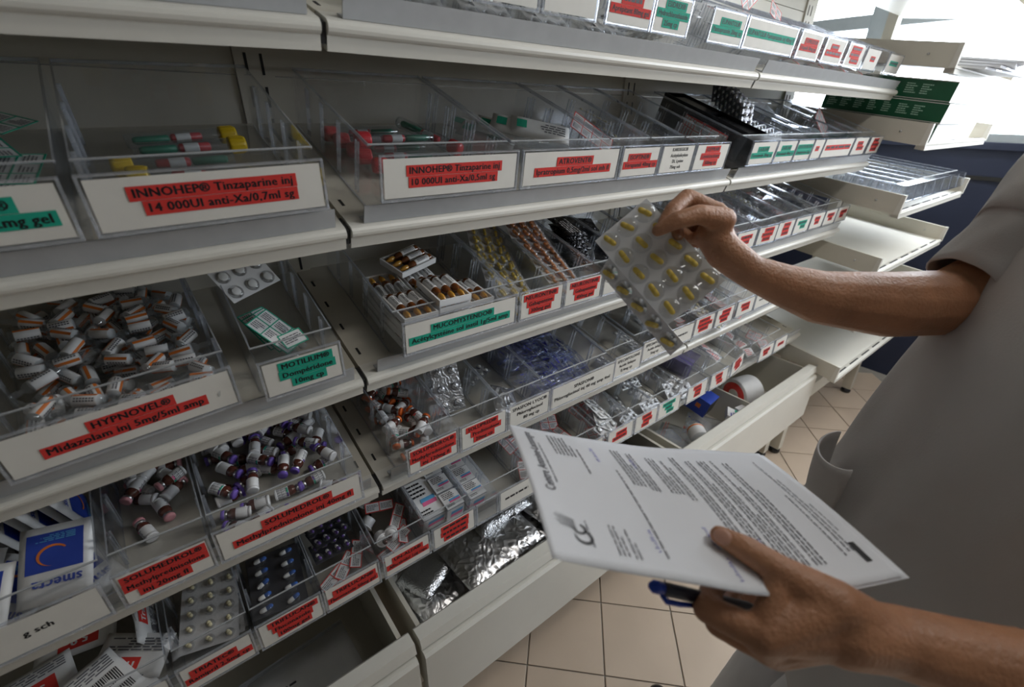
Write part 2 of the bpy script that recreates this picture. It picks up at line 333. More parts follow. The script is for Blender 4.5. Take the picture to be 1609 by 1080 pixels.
o = thing('tray_unit_frame', 'cream base beam, posts and legs of the far tray unit', 'frame', T(0, 0, 0))
MB().box((2.01, -.03, .27), (3.01, .0, .35)).build('beam', 'cream', o); MB().box((2.01, .34, .27), (3.01, .37, .35)).build('beam', 'cream', o)
for x in (2.03, 2.985):
    MB().prism([(-.03, .03), (.02, .03), (.015, .27), (-.025, .27)], x - .022, x + .022).build('leg', 'cream', o)
    MB().lathe([(.026, 0), (.028, .012), (.02, .028), (.012, .032)], 14, 0, T(x, -.005, 0)).build('foot', 'black_plastic', o)
    MB().box((x - .03, .355, .03), (x + .03, .40, 2.3)).build('post', 'cream', o)

# ------------------------------------------------------------------ bins
BH, PLB, PLT, BD = .094, (-.056, .035), (-.043, .094), .30
BINMESH = {}
def bin_mesh(W, d=BD):
    k = (round(W, 3), round(d, 3))
    if k in BINMESH: return BINMESH[k]
    m = MB(); t = .002
    side = [(0, 0), (d, 0), (d, BH), PLT, PLB]
    for a in (0, W - t): m.prism(side, a, a + t)
    m.box((t, 0, 0), (W - t, d, t)); m.box((t, d - t, t), (W - t, d, BH))
    m.prism([(0, 0), (0, t), (PLB[0], PLB[1] + t), PLB], t, W - t)
    m.prism([PLB, (PLB[0] + t, PLB[1] + t), (PLT[0] + t, PLT[1]), PLT], t, W - t)
    m.box((t, PLT[0] + t, BH - t), (W - t, PLT[0] + .036, BH))
    body = m
    for a in (0, W):                                   # rims and moulded divider grooves
        e = .0018
        m.box((a - e if a else 0, PLT[0] + .036, BH - .003), (a + e if not a else W, d, BH + .0012), 1)
        s = 1 if a == 0 else -1
        for wq in (.03, .10, .17, .235):
            for dw in (0, .009): m.box((min(a + s * t, a + s * .0045), wq + dw, .006), (max(a + s * t, a + s * .0045), wq + dw + .0022, BH - .012), 1)
        m.prism([(PLB[0] - .0015, PLB[1]), (PLB[0] + .003, PLB[1]), (PLT[0] + .003, PLT[1]), (PLT[0] - .0015, PLT[1])], a - (.003 if a else 0), a + (0 if a else .003), 1)
        m.box((a - (.002 if a else 0), 0, 0), (a + (0 if a else .002), d, .0022), 1)
    m.box((0, d - .003, BH - .003), (W, d, BH + .0012), 1)
    m.box((0, PLT[0] + .0345, BH - .0005), (W, PLT[0] + .037, BH + .001), 2)
    m.box((0, PLT[0] - .0015, BH - .0012), (W, PLT[0] + .002, BH + .0008), 1)
    m.prism([(PLB[0] - .0015, PLB[1] - .001), (PLB[0] + .003, PLB[1] - .001), (PLB[0] + .003, PLB[1] + .002), (PLB[0] - .0012, PLB[1] + .002)], 0, W, 1)
    BINMESH[k] = m.mesh('bin_body', ['clear', 'clear_rim', 'grey_lip']); return BINMESH[k]
pv = V((0, PLT[0] - PLB[0], PLT[1] - PLB[1])); PL_H = pv.length; pv.normalize(); pn = V((0, -pv.z, pv.y))
CARDM = {}
BINS = {}
def make_bin(key, k, x, W, w0, lines, tape, label, card=True, yaw=0., lift=0., X=None, d=BD):
    bay = 0 if x + W / 2 < 0 else (1 if x + W / 2 < 1 else 2)
    if X is None: X = frame(k, bay) @ T(x, w0, .0004 + lift) @ Rz(yaw)
    o = thing('storage_bin', label, 'bin', X, 'clear storage bins'); BINS[key] = (o, X, W)
    inst('bin_body', bin_mesh(W, d), o)
    if not card: return o
    ck = round(W, 3)
    if ck not in CARDM: CARDM[ck] = MB().box((.005, .004, 0), (W - .005, PL_H - .004, .0005)).mesh('label_card', ['card'])
    P = basis(V((0, PLB[0], PLB[1])) + pn * .0003, V((1, 0, 0)), pv, pn)
    inst('label_card', CARDM[ck], o, P)
    n = len(lines)
    if n:
        wide = W > .18; th = min(.0155 if wide else .0145, .047 / n); hs = th * (.60 if wide else .58)
        y0 = PL_H / 2 + n * th / 2 + .002
        for i, s in enumerate(lines):
            if s[0] == '~':                              # print too small to read in the photo: word-shaped marks
                wd = (W - .024) * int(s[1]) / 10.; mm = bars(MB(), -wd / 2, wd / 2, 0, hs, 1, 0, 0, 0, rnd, .7); me = mm.mesh('lettering', ['ink'])
            else: me, wd = text_mesh(s, hs, W - .022, 'ink')
            yb = y0 - (i + 1) * th; tw = min(wd + .010, W - .011); cx = W * ({'b0': .70, 'd0': .74}.get(key, .5)) + (rnd.random() - .5) * min(.012, max(0, W - .011 - tw))
            Q = P @ T(cx, yb, .0008)
            if tape:
                tp = MB().box((-tw / 2, 0, 0), (tw / 2, th * .97, .0003)).build('label_tape', tape, o, Q)
                inst('lettering', me, tp, T(0, th * .23, .0005))
            else: inst('lettering', me, o, Q @ T(0, th * .23, 0))
    return o
R_, G_, N_ = 'red_tape', 'teal_tape', None
BT = [ # key, shelf, x, width, w0, tape lines, tape colour
 ('a0', 1, .095, .118, .085, ['~6', '~7'], R_), ('a1', 1, .217, .118, .085, ['~7', '~5'], R_), ('a2', 1, .340, .120, .085, ['~3'], R_),
 ('a3', 1, .482, .120, .085, ['~5', 'Aprépitant 80mg gel'], R_), ('a4', 1, .606, .112, .085, ['ESIDREX®', 'Hydrochlorothiazide', '25mg cp'], G_), ('a5', 1, .792, .132, .085, ['EUPANTOL®', 'Pantoprazole 20mg cp'], G_),
 ('a6', 1, .932, .240, .085, ['EUPANTOL® Pantoprazole inj 40mg fl'], G_), ('a7', 1, 1.195, .126, .085, ['EUPRESSYL®', 'Urapidil 30mg gel'], R_), ('a8', 1, 1.350, .128, .085, ['~4', '~9'], R_),
 ('a9', 1, 1.506, .128, .085, ['~6', '~6', '~5'], R_), ('a10', 1, 1.650, .118, .085, ['~3'], R_), ('a11', 1, 1.852, .138, .085, ['~6'], G_),
 ('b0', 2, -.505, .236, .048, ['IMOSSEL®', 'Lopéramide 2mg gel'], G_), ('b1', 2, -.259, .234, .048, ['INNOHEP® Tinzaparine inj', '14 000UI anti-Xa/0,7ml sg'], R_), ('b2', 2, .045, .236, .048, ['INNOHEP® Tinzaparine inj', '10 000UI anti-Xa/0,5ml sg'], R_),
 ('b3', 2, .289, .240, .048, ['ATROVENT®', 'Ipratropium 0,5mg/2ml sol inh fl'], R_), ('b4', 2, .535, .120, .048, ['ISOPTINE®', 'Vérapamil 40mg cp'], R_), ('b5', 2, .660, .120, .048, ['KARDEGIC®', 'Acétylsalicylate', 'DL Lysine', '75mg sch'], N_),
 ('b6', 2, .785, .138, .048, ['KEPPRA®', 'Lévétiracétam', '500mg cp'], R_), ('b7', 2, 1.035, .134, .048, ['LASILIX®', 'Furosémide 20mg cp'], G_), ('b8', 2, 1.172, .116, .048, ['LASILIX®', 'Furosémide 40mg cp'], G_),
 ('b9', 2, 1.291, .108, .048, ['LEVOTHYROX®', 'Lévothyroxine 50µg'], G_), ('b10', 2, 1.402, .074, .048, ['~3'], R_), ('b11', 2, 1.479, .234, .048, ['~9'], R_), ('b12', 2, 1.722, .125, .048, ['~4', '~5'], R_), ('b13', 2, 1.865, .122, .048, ['~4', '~6', '~5'], R_),
 ('c0', 3, -.415, .236, .040, ['HYPNOVEL®', 'Midazolam inj 5mg/5ml amp'], R_), ('c1', 3, -.148, .114, .040, ['MOTILIUM®', 'Dompéridone', '10mg cp'], G_), ('c2', 3, .063, .238, .040, ['MUCOMYSTENDO®', 'Acétylcystéine sol instil 1g/5ml amp'], G_),
 ('c3', 3, .307, .117, .040, ['NEURONTIN®', 'Gabapentine', '300mg gel'], R_), ('c4', 3, .427, .115, .040, ['NEURONTIN®', 'Gabapentine', '400mg gel'], R_), ('c5', 3, .546, .117, .040, ['~6'], N_), ('c6', 3, .668, .117, .040, ['~6'], N_), ('c7', 3, .790, .117, .040, ['~5'], R_), ('c8', 3, 1.015, .115, .055, ['~6'], N_),
 ('c9', 3, 1.135, .122, .055, ['~6', '~4'], R_), ('c10', 3, 1.268, .122, .055, ['~5', '~6', '~4'], R_), ('c11', 3, 1.395, .122, .055, ['~4', '~4', '~4'], R_), ('c12', 3, 1.522, .122, .055, ['~6', '~3'], G_), ('c13', 3, 1.650, .114, .055, ['~4', '~3'], R_), ('c14', 3, 1.768, .112, .055, ['~6', '~3'], R_), ('c15', 3, 1.883, .112, .055, ['~6', '~3'], R_),
 ('d0', 4, -.622, .236, .022, ['g sch'], N_), ('d1', 4, -.376, .110, .022, ['SOLUMEDROL®', 'Methylprednisolone', 'inj 20mg fl'], R_), ('d2', 4, -.262, .220, .022, ['SOLUMEDROL®', 'Methylprednisolone inj 40mg fl'], R_), ('d3', 4, .041, .111, .022, ['SOLUMEDROL®', 'Methylprednisolone', 'inj 120mg fl'], R_),
 ('d4', 4, .155, .116, .022, ['SOLUPRED®', 'Prednisolone', '20mg cp'], R_), ('d5', 4, .274, .118, .022, ['SPASFON LYOC®', 'Phloroglucinol', '80 mg cp'], N_), ('d6', 4, .395, .216, .022, ['SPASFON®', 'Phloroglucinol inj 40 mg amp 4ml'], N_), ('d7', 4, .615, .110, .028, ['SPECIAFOLDINE', 'Acide folique', '0,4mg cp'], N_), ('d8', 4, .742, .120, .040, ['SPECIAFOLDINE', 'Acide folique', '5mg cp'], N_),
 ('d9', 4, .868, .118, .042, ['~7'], N_), ('d10', 4, .995, .110, .045, ['~6', '~8', '~5'], R_), ('d11', 4, 1.112, .110, .045, ['~5', '~6', '~4'], R_), ('d12', 4, 1.238, .118, .045, ['~5', '~4'], R_), ('d13', 4, 1.363, .118, .045, ['~6'], N_),
 ('e0', 5, -.607, .232, .015, ['TRANSIPEG®', 'Macrogol 5,9g sch'], R_), ('e1', 5, -.367, .108, .015, ['TRIATEC®', 'Ramipril 2,5mg cp'], R_), ('e2', 5, -.254, .110, .015, ['TRIFLUCAN®', 'Fluconazole', '100mg gel'], R_), ('e3', 5, -.142, .109, .015, ['TRIFLUCAN®', 'Fluconazole 50mg gel'], R_), ('e4', 5, -.026, .106, .015, ['UN-ALFA®', 'Alfacalcidol 1µg caps'], R_),
 ('e5', 5, .084, .110, .015, ['~7', '~7', '~6'], R_), ('e6', 5, .197, .060, .015, None, N_), ('e7', 5, .260, .112, .015, ['~8'], N_), ('e8', 5, .378, .118, .015, ['~4'], R_), ('e9', 5, .500, .118, .015, ['~6'], R_), ('e10', 5, .636, .112, .015, ['~4', '~6'], R_), ('e11', 5, .755, .108, .015, ['~4', '~4', '~3'], R_), ('e12', 5, .866, .116, .015, ['~6', '~3', '~3'], G_),
 ('e13', 5, 1.020, .118, .015, ['~4', '~3', '~3'], R_), ('e14', 5, 1.158, .113, .015, ['~4', '~3', '~3'], R_), ('e15', 5, 1.285, .118, .015, ['~5', '~7', '~4'], R_), ('e16', 5, 1.500, .112, .015, ['~5', '~3'], R_), ('e17', 5, 1.622, .108, .015, ['~5'], R_)]
cnt = {}
for key, k, x, W, w0, lines, tp in BT:
    bay = 0 if x + W / 2 < 0 else (1 if x + W / 2 < 1 else 2)
    i = cnt.get((k, bay), 0); cnt[(k, bay)] = i + 1
    tn = {'red_tape': 'red', 'teal_tape': 'teal'}.get(tp, 'plain white')
    lab = 'clear bin with %s label, %s from left on %s, %s' % (tn, ORD[i], SHN[k], BAY[bay]) if lines is not None else 'narrow clear bin without label holding cartons, lowest shelf, middle bay'
    yaw = {'c0': 0.05, 'e15': .16, 'c10': -.03, 'd3': .015}.get(key, 0)
    make_bin(key, k, x, W, w0, lines or [], tp, lab, card=lines is not None, yaw=yaw, lift={'e15': .006}.get(key, 0))
#CONTENTS
# ------------------------------------------------------------------ small goods: meshes shared between copies
K = {}
def kind(name, *parts): K[name] = [(p[0], p[1]) for p in parts]
def put(k, name, X, label, cat, group=None, parts=None):
    o = thing(name, label, cat, X, group)
    for p in (parts or K[k]): inst(p[0], p[1], o, p[2] if len(p) > 2 else None)
    return o
def vial(cap, glass='brown_glass', band='green_print', band2='purple_pill'):
    b = MB().lathe([(.0088, 0), (.0094, .001), (.0094, .027), (.0088, .030), (.0062, .0325), (.0062, .036)], 14).mesh('bottle', [glass])
    lb = MB().lathe([(.0096, .0012), (.0097, .0014), (.0097, .0215), (.0096, .0217)], 14).mesh('paper_label', ['white'])
    pr = MB()
    for q in range(7):
        r = .00985; a0 = -1.3; zz = .0035 + q * .0023
        for j in range(6):
            t0 = a0 + j * .44; t1 = t0 + .33 - .1 * ((q * 7 + j * 3) % 3)
            pr.add([(r * math.cos(t0), r * math.sin(t0), zz), (r * math.cos(t1), r * math.sin(t1), zz), (r * math.cos(t1), r * math.sin(t1), zz + .0011), (r * math.cos(t0), r * math.sin(t0), zz + .0011)], [(0, 1, 2, 3)])
    pr = pr.mesh('print', ['grey_ink'])
    bd = MB()
    for mi, (t0, t1) in enumerate(((-.9, .1), (.1, .9))):
        r = .0099; st = 5
        for j in range(st):
            u0 = t0 + (t1 - t0) * j / st; u1 = t0 + (t1 - t0) * (j + 1) / st
            bd.add([(r * math.cos(u0), r * math.sin(u0), .0185), (r * math.cos(u1), r * math.sin(u1), .0185), (r * math.cos(u1), r * math.sin(u1), .0212), (r * math.cos(u0), r * math.sin(u0), .0212)], [(0, 1, 2, 3)], mi)
    bd = bd.mesh('colour_band', [band, band2])
    bt = MB().lathe([(.0080, -.0006), (.0092, -.0004), (.0098, .0008), (.0098, .004)], 14).mesh('base_cap', ['white_plastic'])
    cr = MB().lathe([(.0072, .034), (.0076, .0345), (.0076, .038), (.0072, .0385)], 14).mesh('crimp', ['steel'])
    cp = MB().lathe([(.0080, .0382), (.0084, .0387), (.0084, .0425), (.0078, .0434), (.003, .0436)], 14).mesh('cap', [cap])
    return [('bottle', b), ('paper_label', lb), ('print', pr), ('colour_band', bd), ('base_cap', bt), ('crimp', cr), ('cap', cp)]
K['vial_purple'] = vial('purple_cap'); K['vial_pink'] = vial('pink_cap', band2='pink_print'); K['vial_orange'] = vial('orange_cap', band2='red_print')
def ampoule():
    b = MB().lathe([(.0074, 0), (.0080, .001), (.0080, .036), (.0070, .040), (.0036, .0435), (.0034, .046), (.0046, .049), (.0040, .056), (.0020, .0585)], 12).mesh('glass', ['glass_clear'])
    lb = MB().lathe([(.0081, .006), (.0082, .0061), (.0082, .0335), (.0081, .0336)], 12).mesh('paper_label', ['white'])
    st = MB(); tx = MB(); r = .00835
    def patch(m, t0, t1, z0, z1, n=3, mi=0):
        for j in range(n):
            a = t0 + (t1 - t0) * j / n; b2 = t0 + (t1 - t0) * (j + 1) / n
            m.add([(r * math.cos(a), r * math.sin(a), z0), (r * math.cos(b2), r * math.sin(b2), z0), (r * math.cos(b2), r * math.sin(b2), z1), (r * math.cos(a), r * math.sin(a), z1)], [(0, 1, 2, 3)], mi)
    patch(st, .55, 1.05, .006, .0335); patch(st, 3.6, 4.1, .006, .0335)
    for t in (-.5, -.1, 2.4, 2.8):
        for q in range(7): patch(tx, t, t + .25, .008 + q * .0034, .0105 + q * .0034, 1)
    return [('glass', b), ('paper_label', lb), ('stripe', st.mesh('stripe', ['orange'])), ('print', tx.mesh('print', ['grey_ink']))]
K['ampoule'] = ampoule()
K['blue_ampoule'] = [('glass', MB().lathe([(.0048, 0), (.0052, .001), (.0052, .036), (.003, .041), (.0024, .044), (.0034, .048), (.0016, .058)], 10).mesh('glass', ['blue_clear'])),
                     ('print', MB().box((.0049, -.0016, .008), (.0054, .0016, .024)).mesh('print', ['blue_ink']))]
K['dose_vial'] = [('body', MB().lathe([(.003, 0), (.0062, .003), (.0062, .03), (.003, .036), (.0022, .04), (.004, .042), (.004, .05)], 10).mesh('body', ['glass_clear'])), ('tab', MB().box((-.006, -.0008, .05), (.006, .0008, .062)).mesh('tab', ['glass_clear']))]
def blister(nx, ny, px, py, br, bh, pill, plen, prad, foil, name, ang=.5, pill2=None, bub='bubble', round_pill=False):
    Lx, Ly = nx * px, ny * py
    sh = MB().box((-Lx / 2, -Ly / 2, -.0004), (Lx / 2, Ly / 2, 0)).mesh('foil_sheet', [foil])
    bm = MB(); parts = [('foil_sheet', sh)]
    if round_pill: pm = MB().lathe([(prad * .8, 0), (prad, .0008), (prad, .0026), (prad * .8, .0034)], 12).mesh('tablet', [pill])
    else: pm = MB().capsule(prad, plen, None, 0, 9, 1).mesh('capsule', [pill, pill2 or pill])
    r = random.Random(nx * 31 + ny)
    bmesh1 = MB().dome(br, bh, None, 0, 14).mesh('bubble', [bub])
    for i in range(nx):
        for j in range(ny):
            x = (i + .5) * px - Lx / 2; y = (j + .5) * py - Ly / 2
            parts.append(('bubble', bmesh1, T(x, y, .0002)))
            parts.append(('tablet' if round_pill else 'capsule', pm, T(x, y, .0012 if round_pill else prad + .0008) @ Rz(ang + (r.random() - .5) * .5)))
    return parts
K['bl_yellow'] = blister(5, 3, .0275, .0275, .0128, .0095, 'yellow_pill', .0195, .0034, 'blister_foil', 'y', .15)
K['bl_orange'] = blister(5, 3, .0275, .0275, .0128, .0095, 'orange_pill', .0205, .0036, 'blister_foil', 'o', .15)
K['bl_blue'] = blister(5, 2, .0235, .046, .0112, .0092, 'blue_pill', .0240, .0042, 'blister_dark', 'b', 1.95, 'white_pill')
K['bl_purple'] = blister(4, 2, .019, .030, .009, .0075, 'purple_pill', .018, .0034, 'blister_dark', 'p', 1.75, 'white_pill')
K['bl_cream'] = blister(5, 3, .025, .030, .0090, .006, 'cream_pill', .0125, .0036, 'blister_foil', 'c', .6)
K['bl_round'] = blister(3, 2, .036, .031, .0085, .0065, 'white_pill', 0, .0045, 'foil_flat', 'r', 0, None, 'foil_flat', True)
K['bl_white'] = blister(4, 2, .020, .020, .0080, .005, 'white_pill', 0, .0042, 'foil_flat', 'w', 0, None, 'bubble', True)
K['bl_clear'] = blister(3, 2, .030, .030, .0120, .006, 'white_pill', 0, .0075, 'white', 'k', 0, None, 'bubble', True)
K['bl_pale'] = blister(5, 2, .020, .021, .0080, .005, 'cream_pill', 0, .0045, 'blister_foil', 'pl', 0, None, 'bubble', True)
def cells(nx, ny, px, py, line, name, bubbles=0):
    Lx, Ly = nx * px, ny * py
    sh = MB().box((-Lx / 2, -Ly / 2, -.0004), (Lx / 2, Ly / 2, 0)).mesh('card_sheet', ['white'])
    gr = MB(); tx = MB(); h = .0009
    for i in range(nx + 1): x = i * px - Lx / 2; gr.box((x - h, -Ly / 2 - h, -.0005), (x + h, Ly / 2 + h, .0003))
    for j in range(ny + 1): y = j * py - Ly / 2; gr.box((-Lx / 2 - h, y - h, -.0005), (Lx / 2 + h, y + h, .00035))
    r = random.Random(3)
    for i in range(nx):
        for j in range(ny): x = i * px - Lx / 2; y = j * py - Ly / 2; bars(tx, x + .003, x + px - .003, y + py * .2, y + py * .8, 4, .0004, 0, .4, r)
    ps = [('card_sheet', sh), ('border_lines', gr.mesh('border_lines', [line])), ('print', tx.mesh('print', ['grey_ink']))]
    if bubbles:
        bm = MB().dome(.0085, .008, Rx(PI), 0, 12).mesh('bubble', ['bubble'])
        for i in range(nx):
            for j in range(ny): ps.append(('bubble', bm, T((i + .5) * px - Lx / 2, (j + .5) * py - Ly / 2, -.0006)))
    return ps
K['card_red'] = cells(4, 2, .026, .024, 'red_print', 'r'); K['card_red_s'] = cells(2, 2, .026, .022, 'red_print', 'rs'); K['card_green'] = cells(3, 2, .025, .024, 'green_print', 'g'); K['card_red1'] = cells(2, 1, .030, .022, 'red_print', 'r1'); K['card_green1'] = cells(1, 1, .034, .026, 'green_print', 'g1')
def pillow(Lx, Ly, th, mats, prints, nx=10, ny=8, wr=.0, seed=1):
    """sealed sachet: flat seam all round, puffed middle; prints are (x0,x1,y0,y1,material) panels following the front"""
    r = random.Random(seed); ph = [r.random() * 6 for _ in range(6)]
    def z(u, v):
        a = max(0, min(1, (min(u, 1 - u)) / .12)); b = max(0, min(1, (min(v, 1 - v)) / .16))
        return th / 2 * math.sin(a * PI / 2) * math.sin(b * PI / 2) + wr * (math.sin(9 * u + ph[0]) * math.cos(7 * v + ph[1]) + .6 * math.sin(17 * u + 13 * v + ph[2]))
    m = MB(); vs = []; fs = []
    for s in (1, -1):
        k = len(vs)
        for j in range(ny + 1):
            for i in range(nx + 1): u, v = i / nx, j / ny; vs.append(((u - .5) * Lx, (v - .5) * Ly, s * .0004 + (z(u, v) if s > 0 else -z(u, v) * .7)))
        for j in range(ny):
            for i in range(nx):
                q = [k + j * (nx + 1) + i, k + j * (nx + 1) + i + 1, k + (j + 1) * (nx + 1) + i + 1, k + (j + 1) * (nx + 1) + i]; fs.append(tuple(q if s > 0 else q[::-1]))
    n1 = (nx + 1) * (ny + 1)
    edge = [i for i in range(nx)] ; 
    for i in range(nx): fs.append((i + 1, i, n1 + i, n1 + i + 1)); t = ny * (nx + 1) + i; fs.append((t, t + 1, n1 + t + 1, n1 + t))
    for j in range(ny): a = j * (nx + 1); b = a + nx + 1; fs.append((a, b, n1 + b, n1 + a)); c = a + nx; d = c + nx + 1; fs.append((d, c, n1 + c, n1 + d))
    m.add(vs, fs, 0, None, True); parts = [('pouch', m.mesh('pouch', [mats]))]
    for ip_, (pname, pts_faces, mt) in enumerate(prints):
        vs2, fs2 = pts_faces; mm = MB(); mm.add([(x, y, z(x / Lx + .5, y / Ly + .5) + .0009 + .0006 * ip_) for x, y in vs2], fs2); parts.append((pname, mm.mesh(pname, [mt])))
    return parts
def rect(x0, x1, y0, y1, n=6):
    vs = [(x0 + (x1 - x0) * i / n, y0 + (y1 - y0) * j / n) for j in range(n + 1) for i in range(n + 1)]
    return vs, [(j * (n + 1) + i, j * (n + 1) + i + 1, (j + 1) * (n + 1) + i + 1, (j + 1) * (n + 1) + i) for j in range(n) for i in range(n)]
def arc(cx, cy, r, wd, a0, a1, n=18):
    vs = []
    for i in range(n + 1):
        t = i / n; a = a0 + (a1 - a0) * t; w2 = wd * math.sin(PI * min(1, .15 + t)) ** .7
        vs += [(cx + r * math.cos(a), cy + r * .8 * math.sin(a)), (cx + (r - w2) * math.cos(a), cy + (r - w2) * .8 * math.sin(a))]
    return vs, [(2 * i, 2 * i + 1, 2 * i + 3, 2 * i + 2) for i in range(n)]
def word(s, x, y, h, bold=.05):
    vs, fs, wd = text_data(s, bold); return [(x + v[0] * h, y + v[1] * h) for v in vs], fs
def lines2(x0, x1, y0, y1, n, seed=1):
    m = bars(MB(), x0, x1, y0, y1, n, 0, 0, .4, random.Random(seed)); return [(v[0], v[1]) for v in m.v], m.f
K['smecta'] = pillow(.078, .100, .010, 'sachet', [('blue_panel', rect(-.030, .030, -.040, .010), 'blue_print'), ('arc_mark', arc(.002, -.010, .017, .0038, 3.74, 8.34), 'orange'), ('lettering', word('smecta', -.029, .020, .0125), 'blue_print'), ('print', lines2(-.022, .022, -.037, -.028, 4), 'sky_print')], seed=4)
K['transipeg'] = pillow(.105, .062, .009, 'sachet', [('red_panel', rect(-.016, .046, .004, .026), 'red_print'), ('lettering', word('Trans', -.012, .010, .012), 'white'), ('print', lines2(-.045, .04, -.024, -.004, 5, 3), 'grey_ink')], seed=5)
K['transipeg2'] = pillow(.105, .062, .009, 'sachet', [('red_panel', rect(-.03, .022, -.004, .022), 'red_print'), ('lettering', word('5,9g', -.016, .004, .013), 'white'), ('print', lines2(-.045, .04, -.024, -.008, 4, 8), 'grey_ink')], seed=9)
def barcode(): 
    vs = []; fs = []; r = random.Random(5); x = -.048
    while x < -.012: l = .0006 + r.random() * .0012; k = len(vs); vs += [(x, .004), (x + l, .004), (x + l, .026), (x, .026)]; fs.append((k, k + 1, k + 2, k + 3)); x += l + .0012
    return vs, fs
K['transipeg3'] = pillow(.115, .064, .009, 'sachet', [('barcode', barcode(), 'ink'), ('print', lines2(-.05, .05, -.024, -.002, 5, 2), 'grey_ink'), ('ring_mark', arc(.03, .014, .0065, .0008, 0, 6.28), 'ink')], seed=6)
K['foil_sachet'] = pillow(.09, .06, .006, 'foil', [], wr=.0012, seed=3); K['black_sachet'] = pillow(.10, .062, .005, 'black_foil', [('print', lines2(-.04, .04, -.02, .02, 5, 2), 'white')], wr=.001, seed=2)
K['dark_sachet'] = pillow(.10, .07, .006, 'black_foil', [], wr=.0014, seed=8)
K['red_sachet'] = pillow(.05, .04, .007, 'white', [('print', lines2(-.02, .02, -.015, .015, 4, 2), 'red_print')], wr=.001, seed=12)
K['atro_pack'] = pillow(.12, .045, .012, 'sachet', [('print', lines2(-.05, .02, -.012, .012, 4, 2), 'grey_ink'), ('mark', rect(.03, .05, -.01, .01, 2), 'green_print')], seed=13)
def carton(a, b, c, name, dark=False):
    e = .0006; bx = MB().box((0, 0, 0), (a, b, c)).mesh('carton_body', ['white'])
    sts = []
    for i, (mt, y0, y1) in enumerate((('pink_print', .30, .40), ('sky_print', .40, .50))):
        sts.append(('stripe', MB().add([(a * .30, b * y0, c + e), (a * .92, b * y0, c + e), (a * .96, b * y1, c + e), (a * .34, b * y1, c + e)], [(0, 1, 2, 3)]).mesh('stripe', [mt])))
        sts.append(('stripe', MB().add([(a * .2, -e, c * (.3 + .2 * i)), (a * .9, -e, c * (.3 + .2 * i)), (a * .95, -e, c * (.5 + .2 * i)), (a * .25, -e, c * (.5 + .2 * i))], [(0, 1, 2, 3)]).mesh('stripe', [mt])))
    tx = MB(); r = random.Random(2); bars(tx, a * .1, a * .9, b * .55, b * .95, 4, c + e, 0, .3, r); bars(tx, a * .1, a * .6, b * .08, b * .24, 2, c + e, 0, .3, r)
    fl = MB().box((-.0004, -.0008, c * .92), (a + .0004, 0, c * .94)).box((-.0006, b * .1, c * .2), (0, b * .9, c * .3)).mesh('flap_line', ['grey_ink'])
    return [('carton_body', bx)] + sts + [('print', tx.mesh('print', ['ink'])), ('flap_line', fl)]
K['carton_b'] = carton(.056, .105, .045, 'b'); K['carton_s'] = carton(.044, .044, .050, 's')
def tubesyr(cap):
    tb = MB().lathe([(.009, 0), (.0105, .004), (.0105, .118), (.0092, .120)], 14).mesh('tube', ['glass_clear'])
    cp = MB().lathe([(.0115, .118), (.012, .120), (.012, .138), (.0105, .141), (.004, .142)], 14)
    for q in range(14): a = 2 * PI * q / 14; cp.box((-.0008, -.0126, .121), (.0008, -.0118, .137), 0, Rz(a))
    rod = MB().lathe([(.0035, .008), (.0055, .012), (.0055, .050), (.0035, .052)], 10).mesh('rod', ['green_rod'])
    pl = MB().lathe([(.004, .054), (.0062, .056), (.0062, .092), (.004, .094)], 10).mesh('barrel', ['red_plastic'])
    lb = MB().lathe([(.0064, .060), (.0065, .061), (.0065, .078), (.0064, .079)], 10).mesh('barrel_label', ['white'])
    return [('tube', tb), ('cap', cp.mesh('cap', [cap])), ('rod', rod), ('barrel', pl), ('barrel_label', lb)]
K['syr_yellow'] = tubesyr('yellow_cap'); K['syr_red'] = tubesyr('red_plastic')
def amp_tray(n=3):
    """white moulded tray of amber ampoules lying side by side, y along the ampoules"""
    W = n * .0195 + .006; L = .088; m = MB()
    m.box((0, 0, 0), (W, L, .0012))
    for a, b in (((0, 0, .0012), (.003, L, .012)), ((W - .003, 0, .0012), (W, L, .012)), ((.003, 0, .0012), (W - .003, .003, .012)), ((.003, L - .003, .0012), (W - .003, L, .012))): m.box(a, b)
    ps = [('moulded_tray', m.mesh('moulded_tray', ['white_plastic']))]
    gl = MB().lathe([(.0074, 0), (.0080, .002), (.0080, .048), (.0066, .053), (.0036, .056), (.0036, .058)], 12).mesh('glass', ['amber'])
    tp = MB().lathe([(.0036, .058), (.0052, .061), (.0050, .070), (.0020, .078)], 12).mesh('glass_tip', ['amber_tip'])
    lb = MB().lathe([(.0081, .008), (.0082, .009), (.0082, .041), (.0081, .042)], 12).mesh('paper_label', ['white'])
    tx = MB(); vs, fs, wd = text_data('MUCOMYST', .05); hh = .0046; sx = .028 / wd
    for v0 in (.0,): tx.add([(-v[1] * hh * 1.0 + .0045, 0, 0) for v in vs], fs)
    tx = MB()
    def cyl(px, py): a = PI / 2 + (px) / .0083; return (.0083 * math.cos(a), .0083 * math.sin(a), .039 - py)
    tx.add([cyl(.001 + v[1] * hh, v[0] * sx) for v in vs], fs)
    for q in range(4): tx.add([cyl(-.0018 - q * .0016, .002), cyl(-.0018 - q * .0016, .022 + .006 * (q % 2)), cyl(-.0011 - q * .0016, .022 + .006 * (q % 2)), cyl(-.0011 - q * .0016, .002)], [(0, 1, 2, 3)])
    tx = tx.mesh('lettering', ['ink'])
    for i in range(n):
        X = T(.003 + .00975 + i * .0195, L - .005, .0098) @ Rx(PI / 2)
        for nm, me in (('ampoule_glass', gl), ('ampoule_tip', tp), ('paper_label', lb), ('lettering', tx)): ps.append((nm, me, X))
    return ps
K['amp_tray'] = amp_tray()
